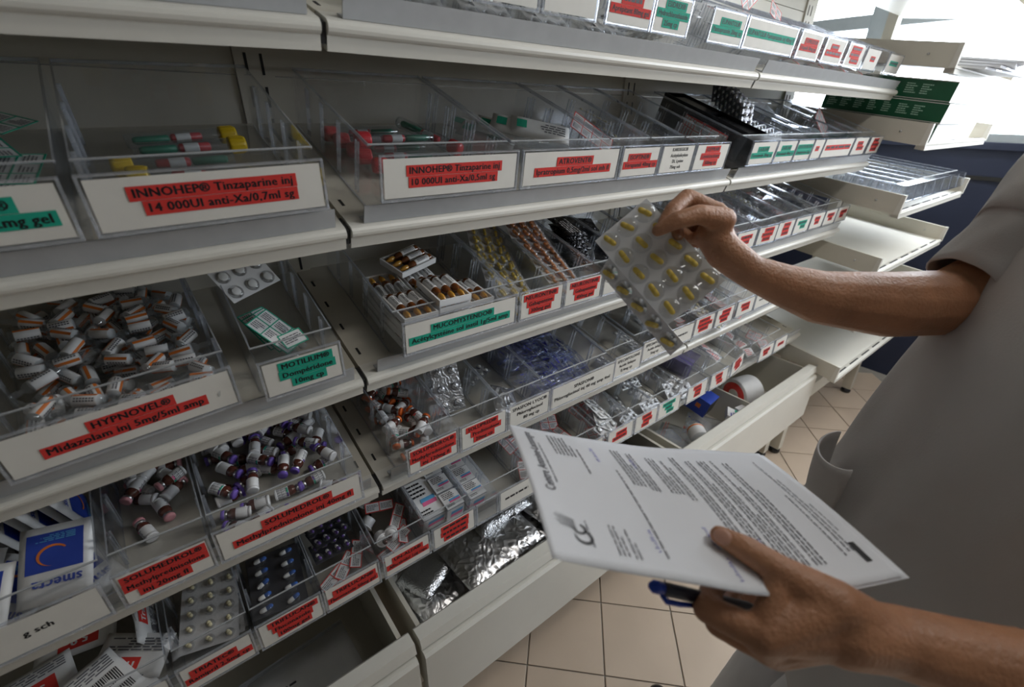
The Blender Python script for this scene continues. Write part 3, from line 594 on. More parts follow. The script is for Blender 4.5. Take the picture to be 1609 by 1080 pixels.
def lying(u, w, h, yaw, roll=0., pitch=0.): return T(u, w, h) @ Rz(yaw) @ Rx(pitch) @ Ry(roll)
def cyl_lying(u, w, h, yaw, L, spin=0., pitch=0.): return T(u, w, h) @ Rz(yaw) @ Ry(PI / 2 + pitch) @ Rz(spin) @ T(0, 0, -L / 2)
def floor_h(w_): return 0.0025 if w_ >= 0 else .0025 + (-w_) * PLB[1] / -PLB[0]
def pile(key, k, name, label, cat, group, L, D, layers, reg, seed, fill=1.0, yawr=PI, pitch=.15):
    """cylinders of length L, diameter D tumbled into a bin: a jittered grid per layer so that they do not run into each other"""
    r = random.Random(seed); _, XB, W = BINS[key]; u0, u1, w0, w1 = reg; n = 0
    for q in range(layers):
        cu, cw = L * .80, D * 1.25
        horizontal = q % 2 == 0
        if not horizontal: cu, cw = cw, cu
        nu = max(1, int((u1 - u0) / cu)); nw = max(1, int((w1 - w0) / cw))
        for i in range(nu):
            for j in range(nw):
                if r.random() > (fill[q] if hasattr(fill, '__len__') else fill * (1 - .15 * q)): continue
                u = u0 + (i + .5) * (u1 - u0) / nu + (r.random() - .5) * .005; w_ = w0 + (j + .5) * (w1 - w0) / nw + (r.random() - .5) * .006
                h = floor_h(w_) + D * .52 + q * D * .86 + r.random() * .003
                ya = (0 if horizontal else PI / 2) + (r.random() - .5) * yawr + (PI if r.random() < .5 else 0)
                cu_ = abs(math.cos(ya)) * L / 2 + D / 2; u = min(max(u, .004 + cu_), W - .004 - cu_) if 2 * cu_ < W - .01 else W / 2
                put(k, name, XB @ cyl_lying(u, w_, h, ya, L, r.random() * 6.28, (r.random() - .5) * pitch), '%s, %s %s%s' % (label, ('front', 'middle', 'back')[min(2, max(0, int(3 * (w_ + .04) / .33)))], ('left', 'centre', 'right')[min(2, int(3 * u / W))], '' if layers == 1 else (', on top' if q == layers - 1 else ', lower')), cat, group); n += 1
    return n
def B(key): return BINS[key][1]
# -- third shelf, left: heap of clear ampoules with orange-striped labels
pile('c0', 'ampoule', 'glass_ampoule', 'orange-striped glass ampoule heaped in the large bin', 'ampoule', 'orange-striped ampoules', .050, .0165, 3, (.012, .224, -.040, .29), 3, (.55, .60, .62), 2.2, .35)
# -- fourth shelf: vials
pile('d2', 'vial_purple', 'medicine_vial', 'purple-capped vial heaped in a bin', 'vial', 'purple-capped vials', .044, .0198, 2, (.006, .214, .055, .285), 11, (.75, .75), 1.8)
pile('d2', 'vial_purple', 'medicine_vial', 'purple-capped vial heaped in a bin', 'vial', 'purple-capped vials', .044, .0198, 1, (.006, .085, -.035, .05), 12, 1.0, 1.8)
pile('d2', 'vial_purple', 'medicine_vial', 'purple-capped vial heaped in a bin', 'vial', 'purple-capped vials', .044, .0198, 1, (.10, .214, -.030, .05), 13, .38, 1.8)
pile('d1', 'vial_pink', 'medicine_vial', 'pink-capped vial tumbled in a bin', 'vial', 'pink-capped vials', .044, .0198, 2, (.006, .104, .12, .285), 14, .85, 2.4)
pile('d1', 'vial_pink', 'medicine_vial', 'pink-capped vial tumbled in a bin', 'vial', 'pink-capped vials', .044, .0198, 1, (.02, .104, -.045, .0), 15, 1., 2.4)
for u, w_, ya in ((.030, .075, 1.9), (.058, .098, -1.3)): put('vial_pink', 'medicine_vial', B('d1') @ cyl_lying(u, w_, .0125, ya, .044, 1.2), 'pink-capped vial tumbled in a bin', 'vial', 'pink-capped vials')
pile('d3', 'vial_orange', 'medicine_vial', 'orange-capped vial heaped in a narrow bin', 'vial', 'orange-capped vials', .044, .0198, 3, (.006, .105, .02, .285), 16, .9, 2.6, .5)
pile('d3', 'vial_orange', 'medicine_vial', 'orange-capped vial heaped in a narrow bin', 'vial', 'orange-capped vials', .044, .0198, 1, (.006, .075, -.045, .02), 17, 1., 2.6, .3)
# -- second shelf: capped syringe tubes
for i, (u, w_, ya, h) in enumerate(((.120, .215, .08, .020), (.124, .180, .04, .020), (.096, .135, PI + .03, .020), (.108, .095, PI - .16, .020), (.140, .055, .20, .016))):
    put('syr_yellow', 'syringe_tube', B('b1') @ cyl_lying(u, w_, h, ya, .142, i * 1.1), 'clear syringe tube with yellow cap, %s from the back' % ORD[i], 'syringe', 'yellow-capped syringe tubes')
for i, (u, w_, ya, h) in enumerate(((.090, .225, PI + .05, .016), (.100, .192, PI - .03, .016), (.108, .156, PI + .02, .016), (.108, .116, PI - .08, .020), (.120, .076, PI - .15, .020), (.185, .150, -1.15, .040), (.112, .135, PI + .02, .042))):
    put('syr_red', 'syringe_tube', B('b2') @ cyl_lying(u, w_, h, ya, .142, i * .9), 'clear syringe tube with red cap, %s from the back' % ORD[i], 'syringe', 'red-capped syringe tubes')
for i in range(5): put('card_green', 'tablet_card', B('b0') @ T(.16 + .012 * (i % 3), .03 + i * .045, .012 + .010 * i) @ Rz(.4 + .5 * i) @ Rx(.15 * (i % 2)), 'white tablet card with green lines in the far left bin, %s from front' % ORD[i], 'blister', 'green-lined cards at far left')
# atrovent: white flow packs and clear doses
for i, (u, w_, h, ya, t) in enumerate(((.085, .17, .030, 2.25, -.35), (.110, .15, .048, 2.35, -.40), (.135, .13, .060, 2.45, -.42), (.165, .105, .066, 2.55, -.45), (.08, .20, .030, 2.2, -.2))):
    put('atro_pack', 'flow_pack', B('b3') @ T(u, w_, h) @ Rz(ya) @ Rx(t), 'white printed foil pack in the second middle-bay bin, %s placed layer' % ('lowest', 'second', 'third', 'topmost', 'rearmost')[i], 'sachet', 'white foil packs')
for i in range(6): put('dose_vial', 'dose_vial', B('b3') @ cyl_lying(.085 + .014 * i, .062 - .006 * i, .058 + .006 * (i % 2), -.45, .06, i), 'clear plastic single-dose vial on white packs, %s from left' % ORD[i], 'vial', 'clear single-dose vials')
put('card_red', 'tablet_card', B('b4') @ T(.050, .085, .066) @ Rx(.55) @ Rz(-.75), 'red-bordered tablet card leaning in the second-shelf bin', 'blister')
for i in range(3): put('bl_pale', 'tablet_blister', B('b5') @ T(.060, .11 + .05 * i, .025 + .014 * i) @ Rz(1.3 + .2 * i) @ Rx(.3), 'blister strip of pale tablets in the white-labelled second-shelf bin, %s from front' % ORD[i], 'blister', 'pale tablet strips')
# right bay, second shelf: cards under a black lid, dark strips on edge, small clear vials
for i in range(5): put('card_red', 'tablet_card', B('b7') @ T(.010 + .0035 * i, .085 + .012 * i, .050) @ Rz(PI / 2) @ Rx(-PI / 2 + .02), 'red-lined tablet card on edge beside the black tray, %s from left' % ORD[i], 'blister', 'red-lined cards on edge')
o = thing('black_tray', 'glossy black plastic tray standing in the first right-bay bin', 'tray', B('b7') @ T(.032, -.005, .004))
MB().box((0, 0, 0), (.094, .29, .003)).box((0, 0, .003), (.002, .29, .094)).box((.092, 0, .003), (.094, .29, .094)).box((.002, .288, .003), (.092, .29, .094)).build('tray_body', 'black_plastic', o)
MB().box((.004, .02, .070), (.090, .13, .086)).box((.004, .15, .072), (.090, .27, .089)).build('lid', 'black_plastic', o)
for i in range(9): put('bl_purple', 'dark_blister', B('b8') @ T(.060, .10 + .016 * i, .095 + .005 * i) @ Rx(1.15) @ Rz(PI / 2), 'dark capsule blister filed upright in the right bay, %s from front' % ORD[i], 'blister', 'dark blisters on edge')
for i in range(8): put('bl_white', 'tablet_blister', B('b9') @ T(.052, .04 + .028 * i, .058) @ Rx(1.0) @ Rz(.1), 'foil tablet blister filed upright in the right bay, %s from front' % ORD[i], 'blister', 'foil blisters on edge')
pile('b11', 'dose_vial', 'dose_vial', 'small clear vial heaped in the wide right-bay bin', 'vial', 'clear vials at far right', .06, .0125, 3, (.01, .225, .03, .285), 21, .75, 1.5, .5)
put('card_red', 'tablet_card', B('b12') @ T(.045, .10, .085) @ Rx(1.0) @ Rz(-.7), 'red-bordered tablet card sticking up at the end of second shelf', 'blister')
for i in range(4): put('card_red_s', 'tablet_card', B('b13') @ T(.06, .05 + .05 * i, .02 + .012 * i) @ Rz(.5 * i), 'small red-lined card lying in the last second-shelf bin, %s from front' % ORD[i], 'blister', 'small red cards at far end')
# -- top shelf
for key in ('a0', 'a1', 'a2', 'a3'):
    for i in range(6): put('dark_sachet' if i % 3 else 'bl_clear', 'dark_pouch' if i % 3 else 'tablet_blister', B(key) @ T(.056 + .004 * (i % 2), -.005 + .042 * i, .020 + .004 * i) @ Rz(.7 * i) @ Rx(.35), ('crumpled dark foil pouch' if i % 3 else 'clear tablet blister') + ', %s from front in the %s middle-bay top bin' % (ORD[i], ORD[int(key[1])]), 'sachet' if i % 3 else 'blister', 'dark pouches on top shelf' if i % 3 else 'clear blisters on top shelf')
for i in range(5): put('bl_white', 'tablet_blister', B('a4') @ T(.056, -.008 + .05 * i, .022) @ Rz(.3 * i) @ Rx(PI - .5), 'white tablet blister seen from below in the teal-labelled top bin, %s from front' % ORD[i], 'blister', 'white tablet strips on top shelf')
for i in range(5): put('foil_sachet', 'foil_sachet', B('a6') @ T(.07 + .06 * (i % 3), .03 + .05 * i, .025 + .01 * i) @ Rz(.6 * i), 'silver foil sachet in the wide top-shelf bin, %s from front' % ORD[i], 'sachet', 'foil sachets on top shelf')
for key, n in (('a7', 6), ('a8', 6), ('a9', 5), ('a10', 4)):
    for i in range(n): put('card_red', 'tablet_card', B(key) @ T(.060, .0 + .045 * i, .022 + .011 * i) @ Rz(PI / 2 + .25 * math.sin(i * 2.3)) @ Rx(.2 * math.cos(i * 1.9)), 'red-lined tablet card, %s from front in the %s right-bay top bin' % (ORD[i], ORD[('a7', 'a8', 'a9', 'a10').index(key)]), 'blister', 'red-lined cards on top shelf')
put('card_red', 'tablet_card', B('a7') @ T(.045, .16, .125) @ Rx(1.1) @ Rz(.6), 'red-lined tablet card standing tall above the top shelf', 'blister')
put('card_red_s', 'tablet_card', B('a7') @ T(.10, .10, .105) @ Rx(.8) @ Rz(-.6), 'small red-lined card leaning above the top shelf', 'blister')
# -- third shelf
put('bl_clear', 'tablet_blister', B('c1') @ T(.040, .175, .092) @ Rz(.45) @ Rx(.6), 'clear blister of large round tablets jutting above a bin', 'blister')
for i in range(3): put('card_green', 'tablet_card', B('c1') @ T(.044 + .004 * i, .11 - .02 * i, .030 + .010 * i) @ Rx(.35) @ Ry(.35) @ Rz(-1.15 + .1 * i), 'white green-lined card leaning in the teal-labelled left bin, %s from back' % ORD[i], 'blister', 'green-lined cards')
put('card_green1', 'tablet_card', B('c1') @ T(.064, .020, .070) @ Rz(.25) @ Rx(.25), 'single green-edged tablet card lying on top of its bin', 'blister')
for i in range(4): put('dose_vial', 'dose_vial', B('c1') @ cyl_lying(.042 + .01 * i, .005 + .012 * i, .028 + .007 * i, .9 + .3 * i, .05, i), 'clear plastic vial in the teal-labelled left bin, %s from front' % ORD[i], 'vial', 'clear vials in left bin')
TP = [(.012, -.040, 0., q) for q in range(4)] + [(.082, -.036, .02, q) for q in range(5)] + [(.012, .055, PI, q) for q in range(4)] + [(.082, .060, .0, q) for q in range(4)] + [(.150, -.020, .0, q) for q in range(3)]
for i, (u, w_, ya, q) in enumerate(TP):
    X = B('c2') @ T(u + .002 * (q % 2), w_ + (.010 if w_ < 0 else 0) + .001 * q, .0035 + q * .0165 + (.022 if w_ < 0 else .0)) @ Rx(-.12 if w_ < 0 else 0.) @ Rz(.02 * math.sin(i * 2.1) + .0) 
    if ya > 1: X = X @ T(.0645, .088, 0) @ Rz(PI)
    put('amp_tray', 'ampoule_tray', X, 'white tray of three amber ampoules, %s stack, %s from bottom' % ({.012: 'left', .082: 'centre', .150: 'right'}[u] + (' front' if w_ < 0 else ' back'), ORD[q]), 'tray', 'trays of amber ampoules')
put('amp_tray', 'ampoule_tray', B('c2') @ T(.060, .170, .072) @ Rz(-1.30) @ Rx(.06), 'white ampoule tray lying crosswise on top of the back stack', 'tray')
for i in range(4): put('bl_yellow', 'capsule_blister', B('c3') @ T(.060 + .003 * i, .035 + .045 * i, .032 + .016 * i) @ Rx(.26) @ Rz(1.42 - .07 * i), 'blister sheet of yellow capsules in the narrow bin, %s from front' % ORD[i], 'blister', 'yellow capsule blisters in bin')
for i in range(5): put('bl_orange', 'capsule_blister', B('c4') @ T(.060 - .003 * i, .045 + .038 * i, .055 + .015 * i) @ Rx(.30) @ Rz(1.70 - .08 * i), 'blister sheet of orange capsules piled high, %s from front' % ORD[i], 'blister', 'orange capsule blisters')
for i in range(10): put('black_sachet', 'black_sachet', B('c5') @ T(.058 + .004 * (i % 3), .10 + .006 * i, .030 + .0075 * i) @ Rz(1.35 + .12 * math.sin(i * 3)) @ Rx(.06), 'black foil sachet with white print stacked beside orange blisters, %s from front' % ORD[i], 'sachet', 'black sachets')
for i in range(4): put('dark_sachet', 'dark_pouch', B('c6') @ T(.058, .04 + .06 * i, .02 + .012 * i) @ Rz(.9 * i), 'dark foil pouch behind the held blister, %s from front' % ORD[i], 'sachet', 'dark pouches on third shelf')
for key, kk, n, lab, grp in (('c9', 'bl_white', 6, 'foil tablet strip in the first red-labelled right-bay bin, third shelf', 'strips g9'), ('c10', 'card_red_s', 7, 'small red-lined card in the second red-labelled right-bay bin, third shelf', 'cards g10'), ('c11', 'bl_white', 7, 'foil tablet strip in the third red-labelled right-bay bin, third shelf', 'strips g11'), ('c12', 'bl_pale', 6, 'pale tablet strip in the teal-labelled right-bay bin, third shelf', 'strips g12'), ('c13', 'card_red_s', 6, 'small red-lined card near the far end of the third shelf', 'cards g13'), ('c14', 'bl_white', 6, 'foil tablet strip near the far end of the third shelf', 'strips g14'), ('c15', 'bl_clear', 5, 'blister of large round tablets at the far end of third shelf', 'blisters g15')):
    r = random.Random(hash(key) % 7 if False else len(key) + ord(key[-1]))
    for i in range(n): put(kk, 'tablet_blister' if kk[0] == 'b' else 'tablet_card', B(key) @ T(.056 + (r.random() - .5) * .012, .0 + .04 * i, .022 + .006 * i) @ Rz(PI / 2 + (r.random() - .5) * .5) @ Rx((r.random() - .5) * .5), lab + ', ' + ORD[i] + ' from front', 'blister', grp.split(' ')[0] + ' in a right-bay bin ' + ORD[int(grp.split('g')[-1]) - 9])
# -- fourth shelf, rest
for i, (u, w_, ya, h, t) in enumerate(((.188, .022, 2.92, .066, .50), (.100, .012, 2.85, .050, .45), (.130, .030, 2.5, .024, .25), (.060, .02, 3.0, .03, .3), (.195, .02, 3.6, .022, .2), (.085, .05, 2.75, .045, .4))):
    put('smecta', 'powder_sachet', B('d0') @ T(u, w_ + .015, h) @ Rz(ya) @ Rx(-t), ['white powder sachet with blue panel and orange arc, foremost', 'white sachet with blue panel, left of the foremost one', 'white and blue sachet tucked behind the front two', 'white and blue sachet at the left picture edge', 'blue and white sachet wedged under the foremost one', 'white and blue sachet behind the left front one'][i], 'sachet', 'blue and white powder sachets')
for i in range(9): put('smecta', 'powder_sachet', B('d0') @ T(.055 + .018 * i, .15 + .01 * (i % 2), .050) @ Rz(PI / 2 + .1) @ Rx(1.35) , 'white and blue powder sachet filed on edge, %s from left' % ORD[i], 'sachet', 'powder sachets on edge')
for i, (u, w_, h, rx) in enumerate(((.046, .125, .088, .85), (.052, .085, .070, .80))):
    put('bl_round', 'tablet_blister', B('d4') @ T(u, w_, h) @ Rz(-.22) @ Rx(.95) @ Rz(PI / 2 + .1), ['silver blister of round tablets standing behind its twin', 'silver blister of round tablets leaning out of its bin'][i], 'blister')
put('foil_sachet', 'foil_sachet', B('d5') @ T(.058, .03, .022) @ Rz(1.1) @ Rx(.25), 'crumpled shiny foil strip at the front of its bin', 'sachet')
put('bl_white', 'tablet_blister', B('d5') @ T(.050, .14, .016) @ Rz(.4), 'white tablet blister behind the crumpled foil strip', 'blister')
pile('d6', 'blue_ampoule', 'blue_ampoule', 'slim clear ampoule with blue print heaped in the wide bin', 'ampoule', 'blue-printed ampoules', .058, .0108, 4, (.008, .208, -.02, .27), 31, .8, .8, .25)
for key, kk, n, lab, grp in (('d7', 'bl_white', 1, 'foil tablet strip in the first folic bin behind blister', 'x'), ('d8', 'bl_white', 2, 'foil tablet strip under the held blister, fourth shelf', 'y'), ('d9', 'bl_round', 3, 'silver tablet strip near the bay joint, fourth shelf', 'z'), ('d10', 'card_red_s', 4, 'small red-lined card at start of right bay, fourth shelf', 'w'), ('d11', 'bl_cream', 3, 'blister of cream tablets in the right bay, fourth shelf', 'v'), ('d12', 'card_red', 3, 'red-lined card under the forearm, fourth shelf', 'u')):
    lab = {'d7': 'foil tablet strip alone in its fourth-shelf bin'}.get(key, lab)
    for i in range(n): put(kk, 'tablet_blister' if kk[0] == 'b' else 'tablet_card', B(key) @ T(.055, .0 + .045 * i, .020 + .008 * i) @ Rz(PI / 2 + .3 * math.sin(i * 2 + 1)) @ Rx(.15), lab + ', ' + ORD[i] + ' from front', 'blister', 'strips in fourth-shelf bin ' + ORD[int(key[1:]) - 5])
# -- lowest shelf
for i, (kk, u, w_, h, ya, t) in enumerate((('transipeg2', .115, .13, .045, 3.0, .1), ('transipeg2', .06, .07, .050, 3.3, .15), ('transipeg3', .120, .015, .066, 3.55, .12), ('transipeg3', .130, .0, .052, 3.6, .1), ('transipeg', .185, .045, .050, 2.55, .2), ('transipeg', .155, -.015, .040, 3.55, .2), ('transipeg', .10, .18, .03, 3.1, .1), ('transipeg2', .165, .20, .04, 2.2, .3), ('transipeg', .05, .0, .035, 3.2, .1))):
    put(kk, 'powder_sachet', B('e0') @ T(u, w_, h) @ Rz(ya) @ Rx(-t), ['white sachet with red dose panel at the back of the heap', 'white sachet with red dose panel at picture edge', 'white sachet with barcode lying on top of the heap', 'white barcode sachet beneath the topmost one', 'white sachet with red name panel at right of heap', 'white sachet with red name panel at the front', 'white sachet with red panel deep in the heap', 'white sachet with red panel propped against the bin side', 'white and red sachet at the lower left corner'][i], 'sachet', 'red and white powder sachets')
for i in range(7): put('transipeg', 'powder_sachet', B('e0') @ T(.205 - .004 * i, .10 + .02 * i, .046) @ Rz(PI / 2 + .1 * i) @ Rx(1.3), 'white and red sachet standing on edge, %s from the front' % ORD[i], 'sachet', 'sachets on edge')
for i in range(3): put('bl_cream', 'tablet_blister', B('e1') @ T(.056 + .005 * i, .06 + .01 * i, .042 - .013 * i) @ Rz(1.35 + .08 * i) @ Rx(.05) @ Ry(-.12), 'foil blister of cream tablets stacked in the lowest-shelf bin, %s from front' % ORD[i], 'blister', 'cream tablet blisters')
for i in range(2): put('bl_blue', 'capsule_blister', B('e2') @ T(.054, .050 + .01 * i, .046 - .014 * i) @ Rz(1.42 + .05 * i) @ Ry(-.14), ['dark blister with two rows of blue and white capsules, uppermost', 'dark blister of blue and white capsules lying underneath'][i], 'blister')
for i in range(6): put('bl_purple', 'capsule_blister', B('e3') @ T(.050 + .006 * (i % 2), .06 + .030 * i, .048 + .008 * i) @ Rz(.12 * i) @ Rx(-.3), 'dark blister of purple and white capsules overlapping others, %s from front' % ORD[i], 'blister', 'purple capsule blisters')
for i in range(3): put('card_red1', 'tablet_card', B('e3') @ T(.035 + .028 * i, .005 + .012 * i, .030) @ Rz(.5 + .3 * i) @ Rx(.2), 'white card with red stripe before the purple capsules, %s from left' % ORD[i], 'blister', 'red-striped cards before purple capsules')
K['dropper'] = [('bottle_base', MB().lathe([(.0125, 0), (.0135, .001), (.0135, .022), (.009, .025), (.006, .026)], 14).mesh('bottle_base', ['white_plastic'])), ('flange', MB().lathe([(.0145, .0195), (.0160, .020), (.0160, .022), (.0145, .0225)], 16).mesh('flange', ['white_plastic'])), ('nozzle', MB().lathe([(.0045, .026), (.0045, .034), (.002, .036)], 10).mesh('nozzle', ['brown_glass']))]
for i, (u, w_, h, a) in enumerate(((.028, .032, .045, 1.1), (.052, .026, .050, .9), (.030, .085, .040, 1.8), (.045, .14, .04, 2.2), (.06, .18, .05, .4))): put('dropper', 'eye_dropper', B('e4') @ T(u, w_, h) @ Rz(-.5 * i) @ Rx(a) , 'small white dropper bottle with dark tip among red-white cards', 'bottle', 'white dropper bottles')
for i, (u, w_, h, a, t) in enumerate(((.062, .012, .034, .45, .3), (.080, .055, .048, .9, .4), (.056, .095, .052, -.3, .2), (.040, .0, .022, .2, .1), (.078, .025, .034, 1.2, .5))): put('card_red1', 'tablet_card', B('e4') @ T(u, w_, h) @ Rz(a) @ Rx(t), 'white card with red edge among the dropper bottles', 'blister', 'red-edged cards with droppers')
for i, (kk, x, y, z) in enumerate((('carton_b', .004, -.012, .0345), ('carton_s', .061, -.018, .0345), ('carton_s', .061, .032, .0345), ('carton_b', .004, .098, .0345), ('carton_s', .061, .084, .0345))):
    put(kk, 'medicine_carton', B('e5') @ T(x, y + .008, z - .006), ['tall white carton with pink and blue stripe, front left', 'small white carton with pink and blue stripe, front right', 'small white striped carton, second in the right row', 'white striped carton behind the tall one', 'small white striped carton, last in the right row'][i], 'carton', 'white cartons with pink-blue stripes')
for i in range(3): put('carton_s', 'medicine_carton', B('e6') @ T(.008, -.012 + .047 * i, .026), 'small white striped carton in the narrow unlabelled bin, %s from front' % ORD[i], 'carton', 'cartons in the narrow bin')
for key, kk, n, lab in (('e8', 'card_red', 5, 'red-lined card just above the paper sheet, lowest shelf'), ('e9', 'card_red_s', 4, 'small red-lined card behind the paper, lowest shelf'), ('e10', 'card_red', 5, 'red-lined card heaped right of the paper, lowest shelf'), ('e11', 'bl_white', 2, 'white tablet strip next to the red-lined cards'), ('e12', 'bl_white', 3, 'white tablet strip in the teal-labelled lowest bin'), ('e13', 'bl_round', 2, 'silver tablet strip at start of right bay, lowest shelf'), ('e16', 'red_sachet', 4, 'white sachet with red print at the end of lowest shelf'), ('e17', 'card_red_s', 2, 'small red-lined card in the last lowest-shelf bin')):
    for i in range(n): put(kk, {'b': 'tablet_blister', 'c': 'tablet_card', 'r': 'small_sachet'}[kk[0]], B(key) @ T(.055, .005 + .05 * i, .024 + .011 * i) @ Rz(PI / 2 * (i % 2) + .4 * math.sin(i * 2 + len(lab))) @ Rx(.35 * math.cos(i * 3)), lab + ', ' + ORD[i] + ' from front', 'blister' if kk[0] != 'r' else 'sachet', 'goods in lowest-shelf bin ' + key.replace('e1', 'row ').replace('e', 'row '))
for i in range(3): put('bl_clear', 'tablet_blister', B('e10') @ T(.05 + .01 * i, .0 + .03 * i, .055 + .006 * i) @ Rz(.5 + .5 * i) @ Rx(.4), 'blister of big round white tablets over red-lined cards, %s from front' % ORD[i], 'blister', 'round tablet blisters on cards')
o = thing('lilac_box', 'translucent lilac plastic case standing in the lowest shelf', 'box', B('e14') @ T(.03, .04, .004) @ Rz(.25))
MB().box((0, 0, 0), (.07, .11, .075)).build('case_body', 'lilac_clear', o); MB().tube([(.035, -.003, .05), (.035, -.003, .025)], .010, 10).build('window_bubble', 'bubble', o); MB().box((.01, .01, .004), (.06, .1, .05)).build('contents', 'lilac_box', o)
for i in range(4): put('red_sachet', 'small_sachet', B('e15') @ T(.06, .03 + .03 * i, .05 + .008 * i) @ Rz(.5 * i) @ Rx(.3), 'white sachet with red dots beside the lilac case, %s from front' % ORD[i], 'sachet', 'red-dotted sachets')

# -- far unit goods
def green_carton(x, w_, h, X, label):
    o = thing('green_carton', label, 'carton', X @ T(x, w_, h), 'long green cartons'); L = .40; H = .064
    MB().box((0, 0, 0), (.30, L, H)).build('carton_body', 'green_box', o)
    MB().box((-.0008, .0, H - .0035), (0, L, H - .0015)).box((-.0008, 0, .0015), (0, L, .0035)).build('edge_line', 'card', o)
    MB().box((-.0005, -.001, 0), (.3005, 0, H)).build('end_flap', 'white', o)
    tx = MB(); r = random.Random(4)
    for k in range(7):
        m2 = bars(MB(), 0, .036, 0, .034, 5, 0, 0, .5, r, .5); tx.add([(-.0009, .06 + k * .048 + (.036 - v[0]), .016 + v[1]) for v in m2.v], m2.f)
    tx.build('print', 'pale_green_ink', o)
X2 = TRAY[2]
green_carton(2.06, .005, .001, X2, 'long green carton at the bottom of the stack'); green_carton(2.05, .0, .0665, X2, 'long green carton in the middle of the stack'); green_carton(2.055, .006, .132, X2, 'long green carton on top of the stack')
for i in range(3):
    o = thing('white_carton', 'white carton standing behind the green cartons, %s of three' % ORD[i], 'carton', X2 @ T(2.40 + .15 * i, .02 + .01 * i, .001), 'white cartons in the far tray'); MB().box((0, 0, 0), (.13, .3, .14 - .02 * i)).build('carton_body', 'white', o); MB().box((.01, -.0006, .02), (.12, 0, .05)).build('print', 'card', o)
X1 = TRAY[1]
for i in range(4):
    o = thing('white_folder', 'white cardboard folder lying in the far tray, %s from bottom' % ORD[i], 'folder', X1 @ T(2.10 + .03 * i, -.06 - .03 * i, .002 + .009 * i) @ Rz(.12 * i - .1), 'white folders in the far tray'); MB().box((0, 0, 0), (.5, .36, .007)).build('sheets', 'paper', o); MB().box((.1, -.001, .001), (.16, 0, .006)).build('clip', 'pen_black', o)
n = 0
for i in range(7):
    for j in range(1):
        o = make_bin('t%d' % i, 3, 0, .128, 0, [], None, 'empty clear bin in the far tray, %s from the near side' % ORD[i], card=False, X=TRAY[3] @ T(2.045 + i * .132, .07, .001), d=.36)

# -- drawers
def bag(name, label, cat, X, Lx, Ly, th, m, group=None, wr=.004, seed=1, prints=()):
    o = thing(name, label, cat, X, group)
    for p in pillow(Lx, Ly, th, m, prints, 22, 18, wr, seed): inst(p[0], p[1], o)
    MB().box((-Lx / 2, Ly / 2 - .006, -.001), (Lx / 2, Ly / 2 + .004, .001)).build('seal_strip', m if m != 'bag' else 'clear_rim', o); return o
fb = [(.19, .15, .395, .15, .28, .20, 'foil', .06), (.47, .15, .400, -.08, .30, .22, 'foil_dark', -.04), (.33, .17, .425, .12, .30, .20, 'foil_dark', .06), (.63, .15, .405, .12, .30, .22, 'foil', .05), (.82, .15, .40, -.1, .28, .22, 'foil', .08), (.30, .115, .455, .10, .26, .20, 'foil', .10), (.37, .185, .478, .08, .19, .14, 'foil_flat', .06), (.14, .13, .36, 1.5, .24, .2, 'foil_dark', .05), (.57, .13, .45, .28, .24, .18, 'foil', .12), (.71, .13, .455, .35, .20, .16, 'foil', .15), (.13, .14, .435, .45, .15, .11, 'foil_flat', -.12), (.89, .2, .42, .3, .18, .15, 'foil_dark', 0), (.53, .23, .455, .1, .24, .15, 'foil_dark', .1)]
for i, (x, y, z, a, lx, ly, m, t) in enumerate(fb):
    bag('foil_bag', ['large shiny foil bag at left of the drawer', 'dark crumpled foil bag low in the drawer middle', 'dark foil bag under the flat ones', 'shiny foil bag right of the middle', 'shiny foil bag half under the paper', 'bright wrinkled foil bag with sealed edge in front', 'flat dull foil bag lying topmost', 'dark foil bag in the front left corner', 'shiny creased foil bag right of the topmost', 'narrow shiny foil bag propped at the right', 'small flat foil bag at far left', 'dark foil bag at the right drawer end', 'dark foil bag at the drawer back'][i], 'bag', T(x, y - .012, z + .022) @ Rz(a) @ Rx(t), lx, ly, .026, m, 'silver foil bags', .0026 if m != 'foil_flat' else .001, i + 3)
bag('clear_bag', 'clear plastic bag with printed text lying in the left drawer', 'bag', T(-.27, .055, .40) @ Rz(.06) @ Rx(.10), .36, .20, .012, 'bag', None, .002, 21, [('print', lines2(-.05, .06, -.06, .04, 9, 4), 'ink')])
bag('blue_pouch', 'dark blue pouch at the back of the left drawer', 'bag', T(-.50, .12, .36) @ Rz(.3), .16, .2, .02, 'blue_print', None, .002, 22)
# right drawer goods
def zipbag(X, label, seed, pr):
    o = bag('zip_bag', label, 'bag', X, .20, .15, .018, 'bag', 'zip bags in the right drawer', .003, seed)
    for k in (0, 1): MB().box((-.1, .050 + k * .010, .006), (.1, .0525 + k * .010, .0085)).build('zip_line', 'red_print', o)
zipbag(T(1.12, .06, .43) @ Rz(1.25) @ Rx(.1), 'clear zip bag with red seal at left of the right drawer', 31, 1); zipbag(T(1.22, .10, .38) @ Rz(.4), 'clear zip bag with red seal under the bottle', 32, 1); zipbag(T(1.74, .05, .39) @ Rz(.2) @ Rx(.1), 'clear zip bag with red seal by the label roll', 33, 1); zipbag(T(1.38, .05, .40) @ Rz(2.0), 'clear zip bag with red seal before the divider', 34, 1)
o = thing('blue_box', 'bright blue carton with black end and orange tabs in the drawer', 'box', T(1.36, .085, .440) @ Rz(.12) @ Rx(.25))
MB().box((0, 0, 0), (.085, .12, .075)).build('carton_body', 'blue_print', o); MB().box((.006, -.001, .006), (.079, 0, .069)).build('black_end', 'black_plastic', o)
MB().box((.02, .05, .0755), (.04, .075, .077)).box((-.001, .03, .03), (0, .05, .05)).build('orange_tab', 'orange', o)
o = thing('saline_bottle', 'soft clear bottle with white label lying in the right drawer', 'bottle', T(1.25, .045, .445) @ Rz(.9) @ Ry(PI / 2))
